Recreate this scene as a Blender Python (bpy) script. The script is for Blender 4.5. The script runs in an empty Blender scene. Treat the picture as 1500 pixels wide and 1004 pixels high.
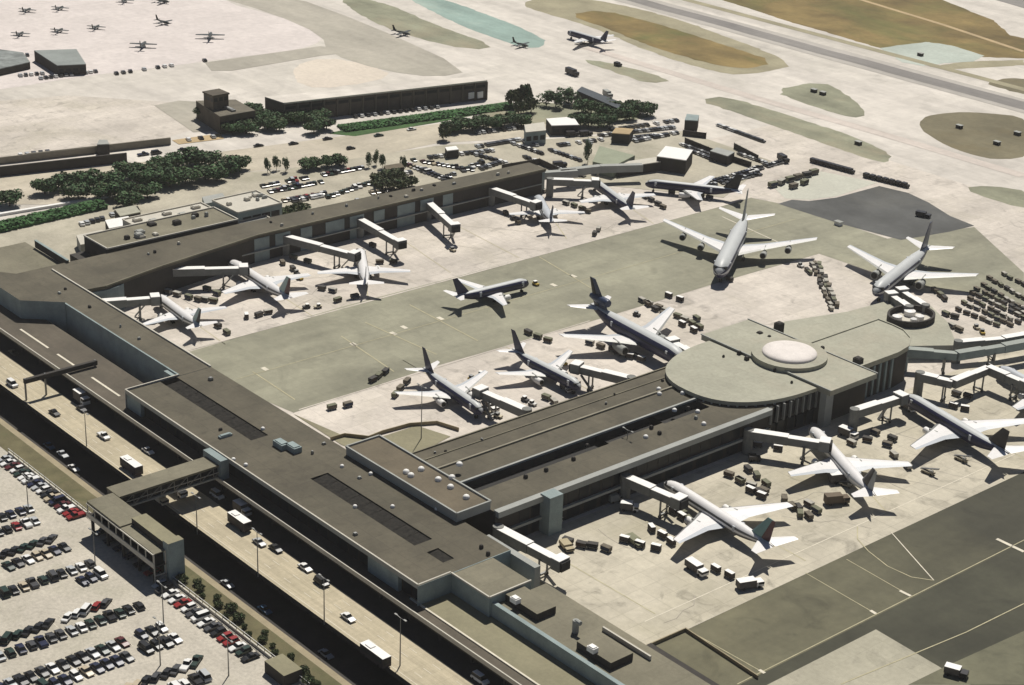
import bpy, bmesh, math, random
from mathutils import Vector, Matrix
random.seed(7)
R = math.radians
S = bpy.context.scene
# ------------------------------------------------------------------ camera
FPX, PIT, ROL, YAW, HCAM = 2695.7, 0.40335, 0.036093, -0.8498, 240.0
_f = Vector((0, math.cos(PIT), -math.sin(PIT))); _r = Vector((1, 0, 0)); _u = _r.cross(_f)
_r, _u = _r*math.cos(ROL)+_u*math.sin(ROL), _u*math.cos(ROL)-_r*math.sin(ROL)
def _w(v):
    c, s = math.cos(YAW), math.sin(YAW)
    return Vector((v.x*c+v.y*s, -v.x*s+v.y*c, v.z))
CR, CU, CF = _w(_r), _w(_u), _w(_f)
cam = bpy.data.cameras.new('camera'); camo = bpy.data.objects.new('camera', cam); S.collection.objects.link(camo)
cam.sensor_width = 36; cam.lens = FPX/1500*36; cam.clip_end = 9000; cam.clip_start = 1
m = Matrix((CR, CU, -CF)).transposed().to_4x4(); m.translation = (0, 0, HCAM); camo.matrix_world = m
S.camera = camo
def P(px, py, z=0.0):
    d = CR*(px-750)-CU*(py-502)+CF*FPX
    t = (z-HCAM)/d.z
    return Vector((d.x*t, d.y*t))
# ------------------------------------------------------------------ light
SHX, SHY = 0.372, -0.496                      # shadow shift per metre of height
W = bpy.data.worlds.new('World'); S.world = W; W.use_nodes = True
nt = W.node_tree; bg = nt.nodes['Background']; sky = nt.nodes.new('ShaderNodeTexSky')
sky.sky_type = 'NISHITA'; sky.sun_disc = False
EL = math.atan2(1, math.hypot(SHX, SHY)); sky.sun_elevation = EL; sky.sun_rotation = math.atan2(-SHX, -SHY)
sky.air_density = 0.55; sky.dust_density = 0.4; sky.altitude = 300
nt.links.new(sky.outputs[0], bg.inputs[0]); bg.inputs[1].default_value = 0.05
sl = bpy.data.lights.new('sun', 'SUN'); sl.energy = 5.0; sl.angle = R(0.5); sl.color = (1, .96, .885)
so = bpy.data.objects.new('sun', sl); S.collection.objects.link(so)
so.rotation_euler = Vector((SHX, SHY, -1)).to_track_quat('-Z', 'Y').to_euler()
S.view_settings.view_transform = 'Standard'; S.view_settings.look = 'None'; S.view_settings.exposure = 0.0
S.view_settings.gamma = 1.0; S.view_settings.use_curve_mapping = False
S.cycles.max_bounces = 5; S.cycles.diffuse_bounces = 2
# ------------------------------------------------------------------ materials
def lin(c):
    return tuple((x/12.92 if x <= .04045 else ((x+.055)/1.055)**2.4) for x in c)
MATS = {}
def M(name, c, rough=.85, var=.12, scale=.05, c2=None, amt=.5, joint=None, jd=.75, metal=0, spec=.3, obj=False, fine=.08, streak=None, ygrad=None, stain=None):
    if name in MATS: return MATS[name]
    mt = bpy.data.materials.new(name); mt.use_nodes = True; MATS[name] = mt
    n = mt.node_tree.nodes; l = mt.node_tree.links; b = n['Principled BSDF']
    b.inputs['Roughness'].default_value = rough; b.inputs['Metallic'].default_value = metal
    b.inputs['Specular IOR Level'].default_value = spec
    if obj:
        tc = n.new('ShaderNodeTexCoord'); pos = tc.outputs['Object']
    else:
        tc = n.new('ShaderNodeNewGeometry'); pos = tc.outputs['Position']
    def noise(s, det=5, src=pos, dist=0):
        q = n.new('ShaderNodeTexNoise'); q.inputs['Scale'].default_value = s; q.inputs['Detail'].default_value = det
        q.inputs['Roughness'].default_value = .62; q.inputs['Distortion'].default_value = dist
        l.new(src, q.inputs['Vector']); return q.outputs['Fac']
    def rng(src, a, b_, c_, d_):
        q = n.new('ShaderNodeMapRange'); l.new(src, q.inputs[0])
        for i, v in enumerate((a, b_, c_, d_)): q.inputs[i+1].default_value = v
        return q.outputs[0]
    def mixc(fac, a, b_, mode='MIX'):
        q = n.new('ShaderNodeMix'); q.data_type = 'RGBA'; q.blend_type = mode
        for s_, v in ((q.inputs[0], fac), (q.inputs[6], a), (q.inputs[7], b_)):
            if isinstance(v, tuple): s_.default_value = (*v, 1)
            elif isinstance(v, (float, int)): s_.default_value = v
            else: l.new(v, s_)
        return q.outputs[2]
    col = mixc(rng(noise(scale, 6), .35, .65, 0, 1), tuple(x*(1-var) for x in c), tuple(min(1, x*(1+var)) for x in c))
    if c2: col = mixc(rng(noise(scale*.45+.003, 5, dist=.6), .5, .72, 0, amt), col, c2)
    if ygrad:                                  # older, darker surfacing further along the taxilane
        sp = n.new('ShaderNodeSeparateXYZ'); l.new(pos, sp.inputs[0]); ad = n.new('ShaderNodeMath'); ad.operation = 'MULTIPLY_ADD'
        l.new(noise(.02, 4), ad.inputs[0]); ad.inputs[1].default_value = 90; l.new(sp.outputs[1], ad.inputs[2])
        col = mixc(rng(ad.outputs[0], ygrad[0]+45, ygrad[1]+45, 0, 1), col, ygrad[2])
    if streak:                                # long tyre / flow streaks along X or Y
        mp = n.new('ShaderNodeMapping'); l.new(pos, mp.inputs[0]); mp.inputs['Scale'].default_value = streak
        col = mixc(1.0, col, rng(noise(1.0, 5, mp.outputs[0]), .3, .7, .82, 1.12), 'MULTIPLY')
    if fine: col = mixc(1.0, col, rng(noise(scale*14 if scale < 1 else scale*4, 3), .3, .7, 1-fine, 1+fine), 'MULTIPLY')
    if stain:                                  # oil and wear blotches
        col = mixc(1.0, col, rng(noise(stain[0], 5, dist=1.2), .56, .74, 1, stain[1]), 'MULTIPLY')
    if joint:
        br = n.new('ShaderNodeTexBrick'); br.offset = 0; br.squash = 1
        l.new(pos, br.inputs['Vector']); br.inputs['Scale'].default_value = 1
        br.inputs['Brick Width'].default_value = joint; br.inputs['Row Height'].default_value = joint
        br.inputs['Mortar Size'].default_value = .10; br.inputs['Mortar Smooth'].default_value = .4
        br.inputs['Color1'].default_value = (1.03, 1.03, 1.03, 1); br.inputs['Color2'].default_value = (.95, .95, .95, 1)
        br.inputs['Mortar'].default_value = (jd, jd, jd, 1)
        col = mixc(1.0, col, br.outputs['Color'], 'MULTIPLY')
    l.new(col, b.inputs['Base Color'])
    bp = n.new('ShaderNodeBump'); bp.inputs['Strength'].default_value = .12; bp.inputs['Distance'].default_value = .05
    l.new(noise(max(scale*20, 2), 3), bp.inputs['Height']); l.new(bp.outputs[0], b.inputs['Normal'])
    return mt
CONC = M('apron_concrete', (.555, .50, .435), var=.09, scale=.035, c2=(.38, .345, .26), amt=.6, joint=6.0, jd=.8, streak=(.05, .012, 1), stain=(.11, .6))
FARC = M('taxiway_concrete', (.58, .535, .475), var=.09, scale=.012, c2=(.47, .44, .375), amt=.6, joint=9.0, jd=.88, streak=(.008, .06, 1), stain=(.03, .8))
RAMP = M('ramp_concrete', (.60, .54, .505), var=.05, scale=.02, c2=(.52, .47, .43), amt=.4, joint=9, jd=.95)
LOT = M('car_park_asphalt', (.455, .415, .345), var=.1, scale=.08, c2=(.33, .31, .235), amt=.7, fine=.14, stain=(.35, .78))
OLIVE = M('taxilane_asphalt', (.262, .252, .183), var=.15, scale=.03, c2=(.19, .188, .14), amt=.7, streak=(.09, .012, 1), stain=(.06, .8), joint=9, jd=.9)
SEO = M('worn_asphalt', (.135, .126, .078), var=.18, scale=.03, c2=(.20, .18, .105), amt=.6, ygrad=(320, 395, (.05, .048, .032)), stain=(.06, .6), streak=(.1, .015, 1))
SED = M('dark_asphalt', (.052, .051, .033), var=.28, scale=.03, c2=(.04, .038, .026), stain=(.05, .6), amt=.8, streak=(.1, .015, 1))
NEWA = M('new_asphalt', (.085, .086, .082), var=.22, scale=.03, c2=(.13, .125, .105), amt=.6, streak=(.03, .03, 1))
GREYT = M('grey_tarmac', (.38, .35, .29), var=.1, scale=.02, c2=(.32, .30, .24), streak=(.01, .05, 1))
TAN = M('road_concrete', (.45, .39, .275), var=.08, scale=.05, c2=(.36, .315, .215), joint=4.0, jd=.86, streak=(.01, .9, 1))
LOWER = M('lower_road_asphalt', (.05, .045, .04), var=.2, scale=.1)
DECK = M('deck_asphalt', (.10, .084, .062), var=.16, scale=.06, c2=(.082, .073, .053), stain=(.2, .8), streak=(.02, .3, 1))
DECKL = M('plaza_paving', (.225, .205, .13), var=.12, scale=.07, c2=(.17, .165, .095))
ROOFB = M('brown_roof_gravel', (.097, .085, .059), var=.2, scale=.07, c2=(.074, .067, .046), amt=.8, joint=7, jd=.78, stain=(.14, .7))
ROOFR = M('red_brown_roof_gravel', (.125, .102, .068), var=.16, scale=.09, c2=(.10, .085, .055), joint=7, jd=.86)
ROOFO = M('olive_roof_felt', (.185, .168, .118), var=.14, scale=.07, c2=(.13, .122, .08), joint=7, jd=.88, stain=(.16, .8))
ROOFG = M('satellite_roof_membrane', (.345, .335, .262), var=.08, scale=.06, c2=(.37, .325, .25), amt=.6, joint=4.5, jd=.92, stain=(.2, .88))
WALLB = M('blue_grey_wall', (.245, .295, .29), var=.14, scale=.2)
WALLG = M('grey_wall_panel', (.32, .325, .30), var=.08, scale=.2)
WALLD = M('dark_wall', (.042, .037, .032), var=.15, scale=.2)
WALLT = M('tan_wall', (.30, .25, .16), var=.12, scale=.2)
WHITE = M('white_paint', (.78, .76, .72), rough=.5, var=.04, scale=.6)
PALE = M('pale_coping', (.50, .47, .40), var=.06, scale=.4)
GLASS = M('dark_glass', (.012, .014, .017), rough=.3, spec=.18, var=.1, scale=.5, fine=0)
RUB = M('black_rubber', (.018, .017, .016), rough=.8, var=.1, scale=1)
STEEL = M('grey_steel', (.22, .22, .21), rough=.5, metal=.4, var=.1, scale=.7)
YEL = M('worn_yellow_paint', (.43, .39, .25), var=.15, scale=.3)
WLINE = M('worn_white_paint', (.62, .57, .46), var=.12, scale=.3)
GRASSY = M('dry_grass', (.20, .145, .055), rough=.95, var=.38, scale=.02, c2=(.11, .125, .038), amt=1.0, streak=(.006, .06, 1), stain=(.02, .7))
GRASSB = M('brown_grass', (.165, .145, .09), rough=.95, var=.25, scale=.03, c2=(.17, .13, .06), amt=.6)
GRASSG = M('sparse_green_grass', (.25, .25, .175), rough=.95, var=.22, scale=.05, c2=(.31, .275, .19), amt=.9, streak=(.01, .08, 1))
GRASSE = M('worn_grass_edge', (.30, .27, .18), rough=.95, var=.16, scale=.05)
TEAL = M('teal_sealed_shoulder', (.25, .34, .30), var=.14, scale=.03, c2=(.37, .41, .345), amt=.8, streak=(.01, .07, 1))
RUBBER = M('rubber_marked_runway', (.215, .20, .185), var=.14, scale=.01, c2=(.14, .13, .125), amt=.8, streak=(.004, .14, 1))
EARTH = M('tan_earth', (.42, .31, .17), var=.15, scale=.06, c2=(.25, .19, .11))
BANK = M('planted_bank', (.125, .11, .058), rough=.95, var=.2, scale=.15, c2=(.075, .085, .035), amt=.9)
LAWN = M('green_lawn', (.05, .105, .03), rough=.95, var=.25, scale=.1, c2=(.02, .045, .015), amt=.8)
LEAF = [M('ficus_leaf', (.05, .102, .038), rough=.8, var=.55, scale=.25, c2=(.10, .145, .05), amt=.5),
        M('olive_leaf', (.055, .065, .022), rough=.7, var=.4, scale=.35)]
BARK = M('bark', (.07, .05, .035), var=.2, scale=1.5)
# ------------------------------------------------------------------ mesh helpers
class MB:
    def __init__(s): s.v = []; s.f = []; s.m = []
    def quad(s, *pts, m=0):
        b = len(s.v); s.v += [tuple(p) for p in pts]; s.f.append(tuple(range(b, b+len(pts)))); s.m.append(m); return s
    def prism(s, poly, z0, z1, mt=0, ms=None, bottom=True):
        ms = mt if ms is None else ms
        a = sum(poly[i-1][0]*poly[i][1]-poly[i][0]*poly[i-1][1] for i in range(len(poly)))
        if a < 0: poly = poly[::-1]
        n = len(poly); b = len(s.v)
        s.v += [(p[0], p[1], z0) for p in poly]+[(p[0], p[1], z1) for p in poly]
        s.f.append(tuple(b+n+i for i in range(n))); s.m.append(mt)
        if bottom: s.f.append(tuple(b+i for i in reversed(range(n)))); s.m.append(ms)
        for i in range(n):
            j = (i+1) % n; s.f.append((b+i, b+j, b+n+j, b+n+i)); s.m.append(ms)
        return s
    def box(s, x0, x1, y0, y1, z0, z1, mt=0, ms=None):
        return s.prism([(x0, y0), (x1, y0), (x1, y1), (x0, y1)], z0, z1, mt, ms)
    def rings(s, rs, m=0, cap=True, mf=None):
        n = len(rs[0]); b = len(s.v)
        for r_ in rs: s.v += [tuple(p) for p in r_]
        for k in range(len(rs)-1):
            for i in range(n):
                j = (i+1) % n
                s.f.append((b+k*n+i, b+k*n+j, b+(k+1)*n+j, b+(k+1)*n+i)); s.m.append(mf(k, i) if mf else m)
        if cap:
            s.f.append(tuple(b+i for i in reversed(range(n)))); s.m.append(m)
            e = b+(len(rs)-1)*n; s.f.append(tuple(e+i for i in range(n))); s.m.append(m)
        return s
    def tube(s, p0, p1, r0, r1=None, n=8, m=0):
        r1 = r0 if r1 is None else r1
        p0 = Vector(p0); p1 = Vector(p1); d = (p1-p0).normalized()
        a = d.orthogonal().normalized(); c = d.cross(a)
        ring = lambda p, r: [p+a*r*math.cos(2*math.pi*i/n)+c*r*math.sin(2*math.pi*i/n) for i in range(n)]
        return s.rings([ring(p0, r0), ring(p1, r1)], m)
    def bar(s, p0, p1, w, h, m=0):             # a box beam between two points
        p0 = Vector(p0); p1 = Vector(p1); d = (p1-p0).normalized()
        side = d.cross(Vector((0, 0, 1)))
        side = side.normalized()*(w/2) if side.length > 1e-4 else Vector((w/2, 0, 0))
        up = side.cross(d).normalized()*(h/2)
        ring = lambda p: [p-side-up, p+side-up, p+side+up, p-side+up]
        return s.rings([ring(p0), ring(p1)], m)
    def data(s, name, mats, smooth=False):
        me = bpy.data.meshes.new(name); me.from_pydata(s.v, [], s.f)
        for q in mats: me.materials.append(q)
        me.polygons.foreach_set('material_index', s.m)
        bm = bmesh.new(); bm.from_mesh(me)
        if smooth: bmesh.ops.remove_doubles(bm, verts=bm.verts, dist=.0005)
        bmesh.ops.recalc_face_normals(bm, faces=bm.faces); bm.to_mesh(me); bm.free()
        if smooth: me.polygons.foreach_set('use_smooth', [True]*len(me.polygons)); me.set_sharp_from_angle(angle=R(40))
        me.update(); return me
    def build(s, name, mats, parent=None, smooth=False, loc=None):
        return link(name, s.data(name, mats if isinstance(mats, (list, tuple)) else [mats], smooth), parent, loc)
def link(name, data, parent=None, loc=None):
    o = bpy.data.objects.new(name, data); S.collection.objects.link(o)
    if parent: o.parent = parent
    if loc is not None: o.location = loc
    return o
LABELS = set()
def tag(o, label, cat, group=None):
    k = label.lower()
    if k in LABELS: print('DUP', label)
    LABELS.add(k)
    o['label'] = label; o['category'] = cat
    if group: o['group'] = group
    return o
def thing(name, label, cat, loc=(0, 0, 0), rz=0, group=None):
    o = link(name, None); o.location = loc if len(loc) == 3 else (*loc, 0); o.rotation_euler.z = rz
    o.empty_display_size = .1
    return tag(o, label, cat, group)
def struct(o): o['kind'] = 'structure'; return o
def copy_tree(o, parent=None):
    c = o.copy(); S.collection.objects.link(c)
    if parent: c.parent = parent
    for ch in o.children: copy_tree(ch, c)
    return c
ORD = ('first second third fourth fifth sixth seventh eighth ninth tenth eleventh twelfth thirteenth fourteenth fifteenth sixteenth seventeenth '
       'eighteenth nineteenth twentieth').split()
def ordw(i): return ORD[i] if i < 20 else ('twenty-'+ORD[i-20] if i < 29 else ('thirtieth' if i == 29 else 'thirty-'+ORD[i-30]))
def sheet(name, pts, mt, lvl, px=True, smooth=0, rag=0):
    pts = [P(*p) for p in pts] if px else [Vector(p) for p in pts]
    for _ in range(smooth):                    # Chaikin rounding
        q = []
        for i in range(len(pts)):
            a, b = pts[i], pts[(i+1) % len(pts)]
            q += [a*.75+b*.25, a*.25+b*.75]
        pts = q
    if rag:                                    # worn, irregular edge
        rd = random.Random(len(pts)*7+int(pts[0].x)); q = []
        for i in range(len(pts)):
            a, b_ = pts[i], pts[(i+1) % len(pts)]; n_ = max(1, min(90, int((b_-a).length/3.5)))
            for k in range(n_): q.append(a+(b_-a)*k/n_+Vector((rd.gauss(0, rag), rd.gauss(0, rag))))
        pts = q
    z = lvl*.03
    bm = bmesh.new(); vs = [bm.verts.new((p.x, p.y, z)) for p in pts]; bm.faces.new(vs)
    bmesh.ops.triangulate(bm, faces=bm.faces); bmesh.ops.recalc_face_normals(bm, faces=bm.faces)
    if sum(f_.normal.z for f_ in bm.faces) < 0: bmesh.ops.reverse_faces(bm, faces=bm.faces)
    me = bpy.data.meshes.new(name); bm.to_mesh(me); bm.free(); me.materials.append(mt)
    return struct(link(name, me))
def line(name, pts, w, mt, lvl=3, px=True, z=None, dash=None):
    pts = [P(*p) if px else Vector(p) for p in pts]; b = MB(); z = lvl*.03 if z is None else z
    for a, c in zip(pts, pts[1:]):
        d = c-a; L = d.length; d /= L; s_ = Vector((-d.y, d.x))*w/2
        segs = [(0, L)] if not dash else [(t, min(L, t+dash[0])) for t in [i*sum(dash) for i in range(int(L/sum(dash))+1)]]
        for t0, t1 in segs:
            p, q = a+d*t0, a+d*t1
            b.quad((*(p-s_), z), (*(q-s_), z), (*(q+s_), z), (*(p+s_), z))
    return struct(b.build(name, mt))
# ------------------------------------------------------------------ ground
b = MB()
for (x0, x1, y0, y1) in ((-2500, 2500, -2500, 211), (-2500, 2500, 245, 3500), (-2500, -900, 211, 245), (0, 2500, 211, 245)):
    b.quad((x0, y0, 0), (x1, y0, 0), (x1, y1, 0), (x0, y1, 0))
struct(b.build('ground', FARC))
sheet('apron', [(-548, 246), (-120, 246), (-120, 640), (-548, 640)], CONC, .5, px=False)
sheet('apron', [(-319, 270.5), (-261.2, 270.5), (-261.2, 640), (-319, 640)], M('warm_apron_concrete', (.50, .455, .36), var=.08, scale=.04, c2=(.33, .30, .205), amt=.6, joint=6.0, jd=.8, streak=(.05, .012, 1), stain=(.10, .56)), .8, px=False)
sheet('car_park', [(-900, -200), (0, -200), (0, 202.2), (-900, 202.2)], LOT, 1, px=False)
sheet('planted_verge', [(-900, 202.4), (0, 202.4), (0, 209.2), (-900, 209.2)], BANK, 1, px=False)
sheet('pavement', [(-900, 209.2), (0, 209.2), (0, 211), (-900, 211)], WALLT, 1, px=False)
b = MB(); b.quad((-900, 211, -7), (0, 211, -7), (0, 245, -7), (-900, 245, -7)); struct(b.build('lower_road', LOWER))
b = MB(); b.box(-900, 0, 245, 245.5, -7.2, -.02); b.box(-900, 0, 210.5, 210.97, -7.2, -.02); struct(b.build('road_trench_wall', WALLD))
b = MB(); b.box(-900, 0, 222, 244.9, -1.1, -.03, 0, 1); b.box(-900, 0, 221.6, 222, -1.1, .35, 0, 1); struct(b.build('upper_road', [TAN, WALLD, PALE]))
for y in (225.6, 228.3, 231):
    line('lane_marking', [(-800, y), (-60, y)], .16, WLINE, 0, px=False, dash=(3, 6), z=.0)
line('road_edge_marking', [(-800, 222.9), (-60, 222.9)], .18, WLINE, 0, px=False, z=.0)
sheet('painted_deck_shade', [(-900, 233.4), (0, 233.4), (0, 244.8), (-900, 244.8)], LOWER, 0.1, px=False)  # dark strip that paints the deck's shade onto the road
# ground patches
sheet('taxilane', [(273, 517), (500, 450), (937, 335), (1065, 300), (1100, 290), (1150, 300), (1300, 350), (1427, 333), (1500, 400), (1500, 448), (1400, 425), (1340, 420), (1200, 372),
      (1060, 412), (850, 476), (640, 536), (430, 605), (395, 590), (335, 560)], OLIVE, 2)
sheet('taxilane_patch', [(1140, 299), (1160, 293), (1185, 295), (1225, 290), (1288, 273), (1330, 283), (1360, 297), (1392, 317), (1427, 331), (1390, 340), (1320, 352), (1230, 328), (1180, 312)], NEWA, 3)
sheet('shoulder_pad', [(1130, 272), (1195, 250), (1285, 268), (1225, 288), (1185, 293), (1150, 291)], M('pad_concrete', (.47, .465, .39), var=.08, scale=.05, c2=(.5, .48, .4)), 2)
sheet('taxilane', [(-261, 276.6), (-236.5, 276.6), (-236.5, 640), (-262, 640)], SEO, 2, px=False)
sheet('taxilane', [(-236.5, 240), (-120, 240), (-120, 640), (-236.5, 640)], SED, 2, px=False)
sheet('apron_patch', [(-232.5, 250), (-160, 250), (-160, 322), (-204, 325.5), (-232.5, 327)], M('tan_concrete_patch', (.37, .345, .265), var=.1, scale=.05, c2=(.29, .27, .2), joint=6, jd=.9, stain=(.12, .75)), 3, px=False)
sheet('apron_patch', [(1330, 1004), (1385, 977), (1500, 925), (1500, 1004)], M('worn_asphalt_patch', (.14, .135, .086), var=.18, scale=.04, c2=(.18, .17, .11), stain=(.1, .7)), 4)
line('taxiway_marking', [(-237, 282), (-237, 500)], .26, YEL, 4, px=False)
line('taxiway_marking', [(1232, 1003), (1415, 927), (1500, 885)], .3, YEL, 5)
for a, c, c0 in (((1010, 925), (1120, 987), (1112, 982)), ((1180, 840), (1283, 900), (1275, 895)), ((1240, 820), (1334, 874), (1318, 866))):
    line('lead_in_marking', [a, c], .24, YEL, 4); line('stop_bar_marking', [c0, c], .9, WLINE, 5)
line('lead_in_marking', [(1305, 780), (1368, 851)], .3, WLINE, 4)
line('lead_in_marking', [(1256, 772), (1256, 790), (1272, 808), (1300, 830), (1335, 846), (1368, 851)], .28, YEL, 4)
line('stop_bar_marking', [(1460, 790), (1500, 809)], 1.1, WLINE, 4)
for a, c in (((500, 493), (577, 545)), ((370, 545), (432, 586)), ((600, 447), (700, 500)), ((790, 377), (870, 425)), ((535, 473), (640, 520))):
    line('lead_in_marking', [a, c], .4, YEL, 4)
line('taxiway_marking', [(-451, 282), (-451, 545)], .25, YEL, 4, px=False)
line('apron_edge_marking', [(-479.5, 282), (-479.5, 540)], .8, CONC, 4, px=False)
line('apron_edge_marking', [(-421, 285), (-421, 405)], .5, CONC, 4, px=False)
line('stand_marking', [(1058, 318), (1150, 360)], .5, WLINE, 4)
for p in ((388, 541), (518, 505), (576, 489), (592, 480), (645, 467), (811, 418), (840, 405)):
    c = P(*p); line('spot_marking', [(c.x-1.4, c.y), (c.x+1.4, c.y)], 1.6, WLINE, 4, px=False)
for a, c in (((1000, 722), (1180, 822)), ((1205, 645), (1300, 752)), ((1340, 588), (1500, 672)), ((880, 580), (740, 508)), ((735, 612), (590, 528)), ((240, 442), (330, 505)), ((345, 390), (460, 465)), ((528, 370), (540, 440)), ((590, 352), (660, 400)), ((668, 330), (760, 378)), ((790, 292), (830, 350)), ((870, 268), (960, 330)), ((815, 815), (960, 900))):
    line('lead_in_marking', [a, c], .3, YEL, 2)
line('stand_edge_marking', [(-270, 284), (-270, 520)], .3, WLINE, 2, px=False)
TYRE = M('tyre_mark', (.27, .245, .205), var=.3, scale=.15)
for k in range(34):
    rz_ = random.Random(k); x0 = rz_.uniform(-312, -265) if k % 2 else rz_.uniform(-540, -484); y0 = rz_.uniform(285, 480); th = rz_.choice((1.57, 1.5, 0.1, -.3, .5)); L_ = rz_.uniform(12, 40)
    pts = [(x0+L_*t*math.cos(th+t*rz_.uniform(-.4, .4)), y0+L_*t*math.sin(th+t*.3)) for t in (0, .25, .5, .75, 1)]
    pts = [(min(-263, max(-545, p[0])), p[1]) for p in pts]
    if any(-480 < p[0] < -319 for p in pts): continue
    line('tyre_marking', pts, .22, TYRE, 1.2, px=False)
# the airfield beyond
sheet('airfield_grass', [(1020, -12), (1150, 30), (1290, 71), (1360, 62), (1440, 84), (1500, 86), (1530, 80), (1530, 62), (1480, 52), (1455, 30), (1375, -2), (1340, -12)], GRASSY, 1, rag=.35)
sheet('airfield_shoulder', [(1290, 71), (1322, 66), (1357, 62), (1395, 67), (1442, 82), (1425, 90), (1385, 93), (1352, 97), (1322, 92)], M('pale_teal_shoulder', (.40, .44, .385), var=.12, scale=.03, c2=(.46, .46, .4)), 2, rag=.35)
line('airfield_path', [(1245, -5), (1380, 36), (1500, 76)], 3.2, EARTH, 2)
sheet('airfield_grass', [(762, 8), (790, -6), (850, -4), (960, 18), (1060, 52), (1170, 95), (1112, 108), (1062, 110), (960, 80), (868, 40), (800, 20)], GRASSE, 1, smooth=1, rag=.35)
sheet('airfield_grass', [(830, 22), (880, 14), (960, 34), (1060, 66), (1140, 92), (1080, 104), (960, 72), (890, 42)], GRASSY, 2, smooth=1, rag=.35)
sheet('airfield_grass', [(1128, 133), (1205, 119), (1238, 137), (1275, 169), (1245, 173), (1190, 156)], GRASSG, 1, smooth=1, rag=.35)
sheet('airfield_grass', [(1020, 146), (1065, 141), (1150, 168), (1250, 199), (1305, 226), (1302, 240), (1270, 233), (1180, 201), (1085, 168)], GRASSG, 1, smooth=1, rag=.35)
sheet('airfield_grass', [(846, 87), (890, 91), (990, 118), (950, 123), (905, 108)], GRASSG, 1, smooth=1, rag=.35)
sheet('airfield_grass', [(1346, 190), (1350, 172), (1385, 165), (1440, 165), (1510, 172), (1510, 234), (1440, 233), (1385, 214)], GRASSB, 1, smooth=2, rag=.35)
sheet('airfield_grass', [(1405, 275), (1450, 272), (1510, 281), (1510, 306), (1470, 299)], GRASSG, 1, smooth=1, rag=.35)
sheet('airfield_grass', [(1440, 121), (1480, 114), (1510, 117), (1510, 141), (1470, 131)], GRASSB, 1, smooth=1, rag=.35)
sheet('airfield_grass', [(1360, 98), (1420, 90), (1500, 88), (1500, 96), (1390, 102)], GRASSE, 1, rag=.35)
sheet('airfield_shoulder', [(585, -8), (640, -4), (705, 18), (800, 56), (795, 70), (770, 70), (735, 60), (670, 36)], TEAL, 1, smooth=1, rag=.35)
sheet('airfield_grass', [(490, -6), (560, 2), (640, 38), (728, 68), (690, 74), (600, 54), (535, 28)], GRASSG, 1, smooth=1, rag=.35)
sheet('ramp', [(-20, -30), (290, -30), (330, 4), (400, 22), (462, 42), (474, 54), (462, 66), (420, 76), (330, 86), (230, 100), (120, 112), (0, 132), (-20, 132)], RAMP, 1, smooth=1)
sheet('ramp', [(-20, 150), (100, 140), (250, 150), (230, 155), (282, 190), (180, 222), (0, 242), (-20, 242)], CONC, 1)
sheet('taxiway', [(305, -8), (420, -8), (540, 36), (690, 104), (640, 114), (560, 104), (480, 78), (472, 52), (400, 20)], GREYT, 2, smooth=1)
sheet('dirt_strip', [(425, 98), (475, 84), (540, 94), (580, 112), (500, 128), (440, 128)], M('pink_concrete', (.59, .52, .43), var=.08, scale=.03, c2=(.62, .54, .46)), 1, smooth=1, rag=.35)
sheet('grey_strip', [(300, 92), (470, 68), (520, 76), (470, 82), (340, 104), (310, 104)], GREYT, 3)
rw0 = 767.5
sheet('runway', [(-1800, rw0-11), (400, rw0-11), (400, rw0+11), (-1800, rw0+11)], M('runway_edge', (.41, .38, .34), var=.1, scale=.01, streak=(.004, .14, 1)), 3, px=False)
sheet('runway_centre_strip', [(-1800, rw0-5.5), (400, rw0-5.5), (400, rw0+5.5), (-1800, rw0+5.5)], RUBBER, 4, px=False, rag=.7)
sheet('runway_shoulder', [(-1800, rw0+24), (400, rw0+24), (400, rw0+30), (-1800, rw0+30)], GRASSE, 2.5, px=False)
sheet('runway_shoulder', [(-1800, rw0-30), (-650, rw0-30), (-650, rw0-25), (-1800, rw0-25)], GRASSE, 2.5, px=False)
sheet('runway', [(1390, -20), (1560, 30), (1560, 8), (1430, -30)], RUBBER, 4)
line('taxiway_marking', [(860, 70), (1100, 142), (1290, 196), (1500, 258)], 7, M('tyre_marked_concrete', (.54, .475, .42), var=.1, scale=.02, streak=(.006, .2, 1)), 2)
# Sepulveda-like cross roads and earth behind the far pier
sheet('boulevard', [(-20, 300), (-20, 262), (190, 240), (500, 200), (640, 182), (900, 176), (990, 190), (640, 210), (500, 240), (240, 262), (130, 300)], M('boulevard_concrete', (.455, .405, .315), var=.12, scale=.04, c2=(.53, .465, .39), streak=(.08, .02, 1)), 2)
sheet('yard', [(226, 155), (262, 148), (300, 150), (330, 172), (335, 192), (283, 194)], GREYT, 4)
sheet('verge', [(252, 206), (322, 196), (328, 204), (262, 212)], EARTH, 5)
sheet('back_yard', [(-20, 330), (120, 300), (240, 262), (420, 248), (640, 214), (1000, 192), (1130, 236), (1060, 290), (790, 262), (640, 286), (400, 330), (160, 380), (-20, 412)],
      M('yard_asphalt', (.40, .365, .285), var=.16, scale=.06, c2=(.26, .245, .175), amt=.9), 3)
sheet('lawn', [(480, 196), (560, 178), (745, 149), (752, 158), (640, 180), (520, 200)], LAWN, 4)
sheet('lawn', [(700, 168), (790, 150), (900, 160), (960, 170), (880, 186), (760, 180)], GRASSG, 4)
sheet('service_strip', [(-450, 270.2), (-100, 270.2), (-100, 276.5), (-450, 276.5)], DECKL, 3, px=False)
sheet('service_strip', [(430, 607), (500, 652), (545, 672), (607, 668), (660, 640), (610, 624), (545, 645), (510, 642)], DECKL, 4)
hz = MB(); hz.box(-2600, 2600, -2600, 3600, -8.2, 246); hm = bpy.data.materials.new('haze_air'); hm.use_nodes = True
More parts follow.
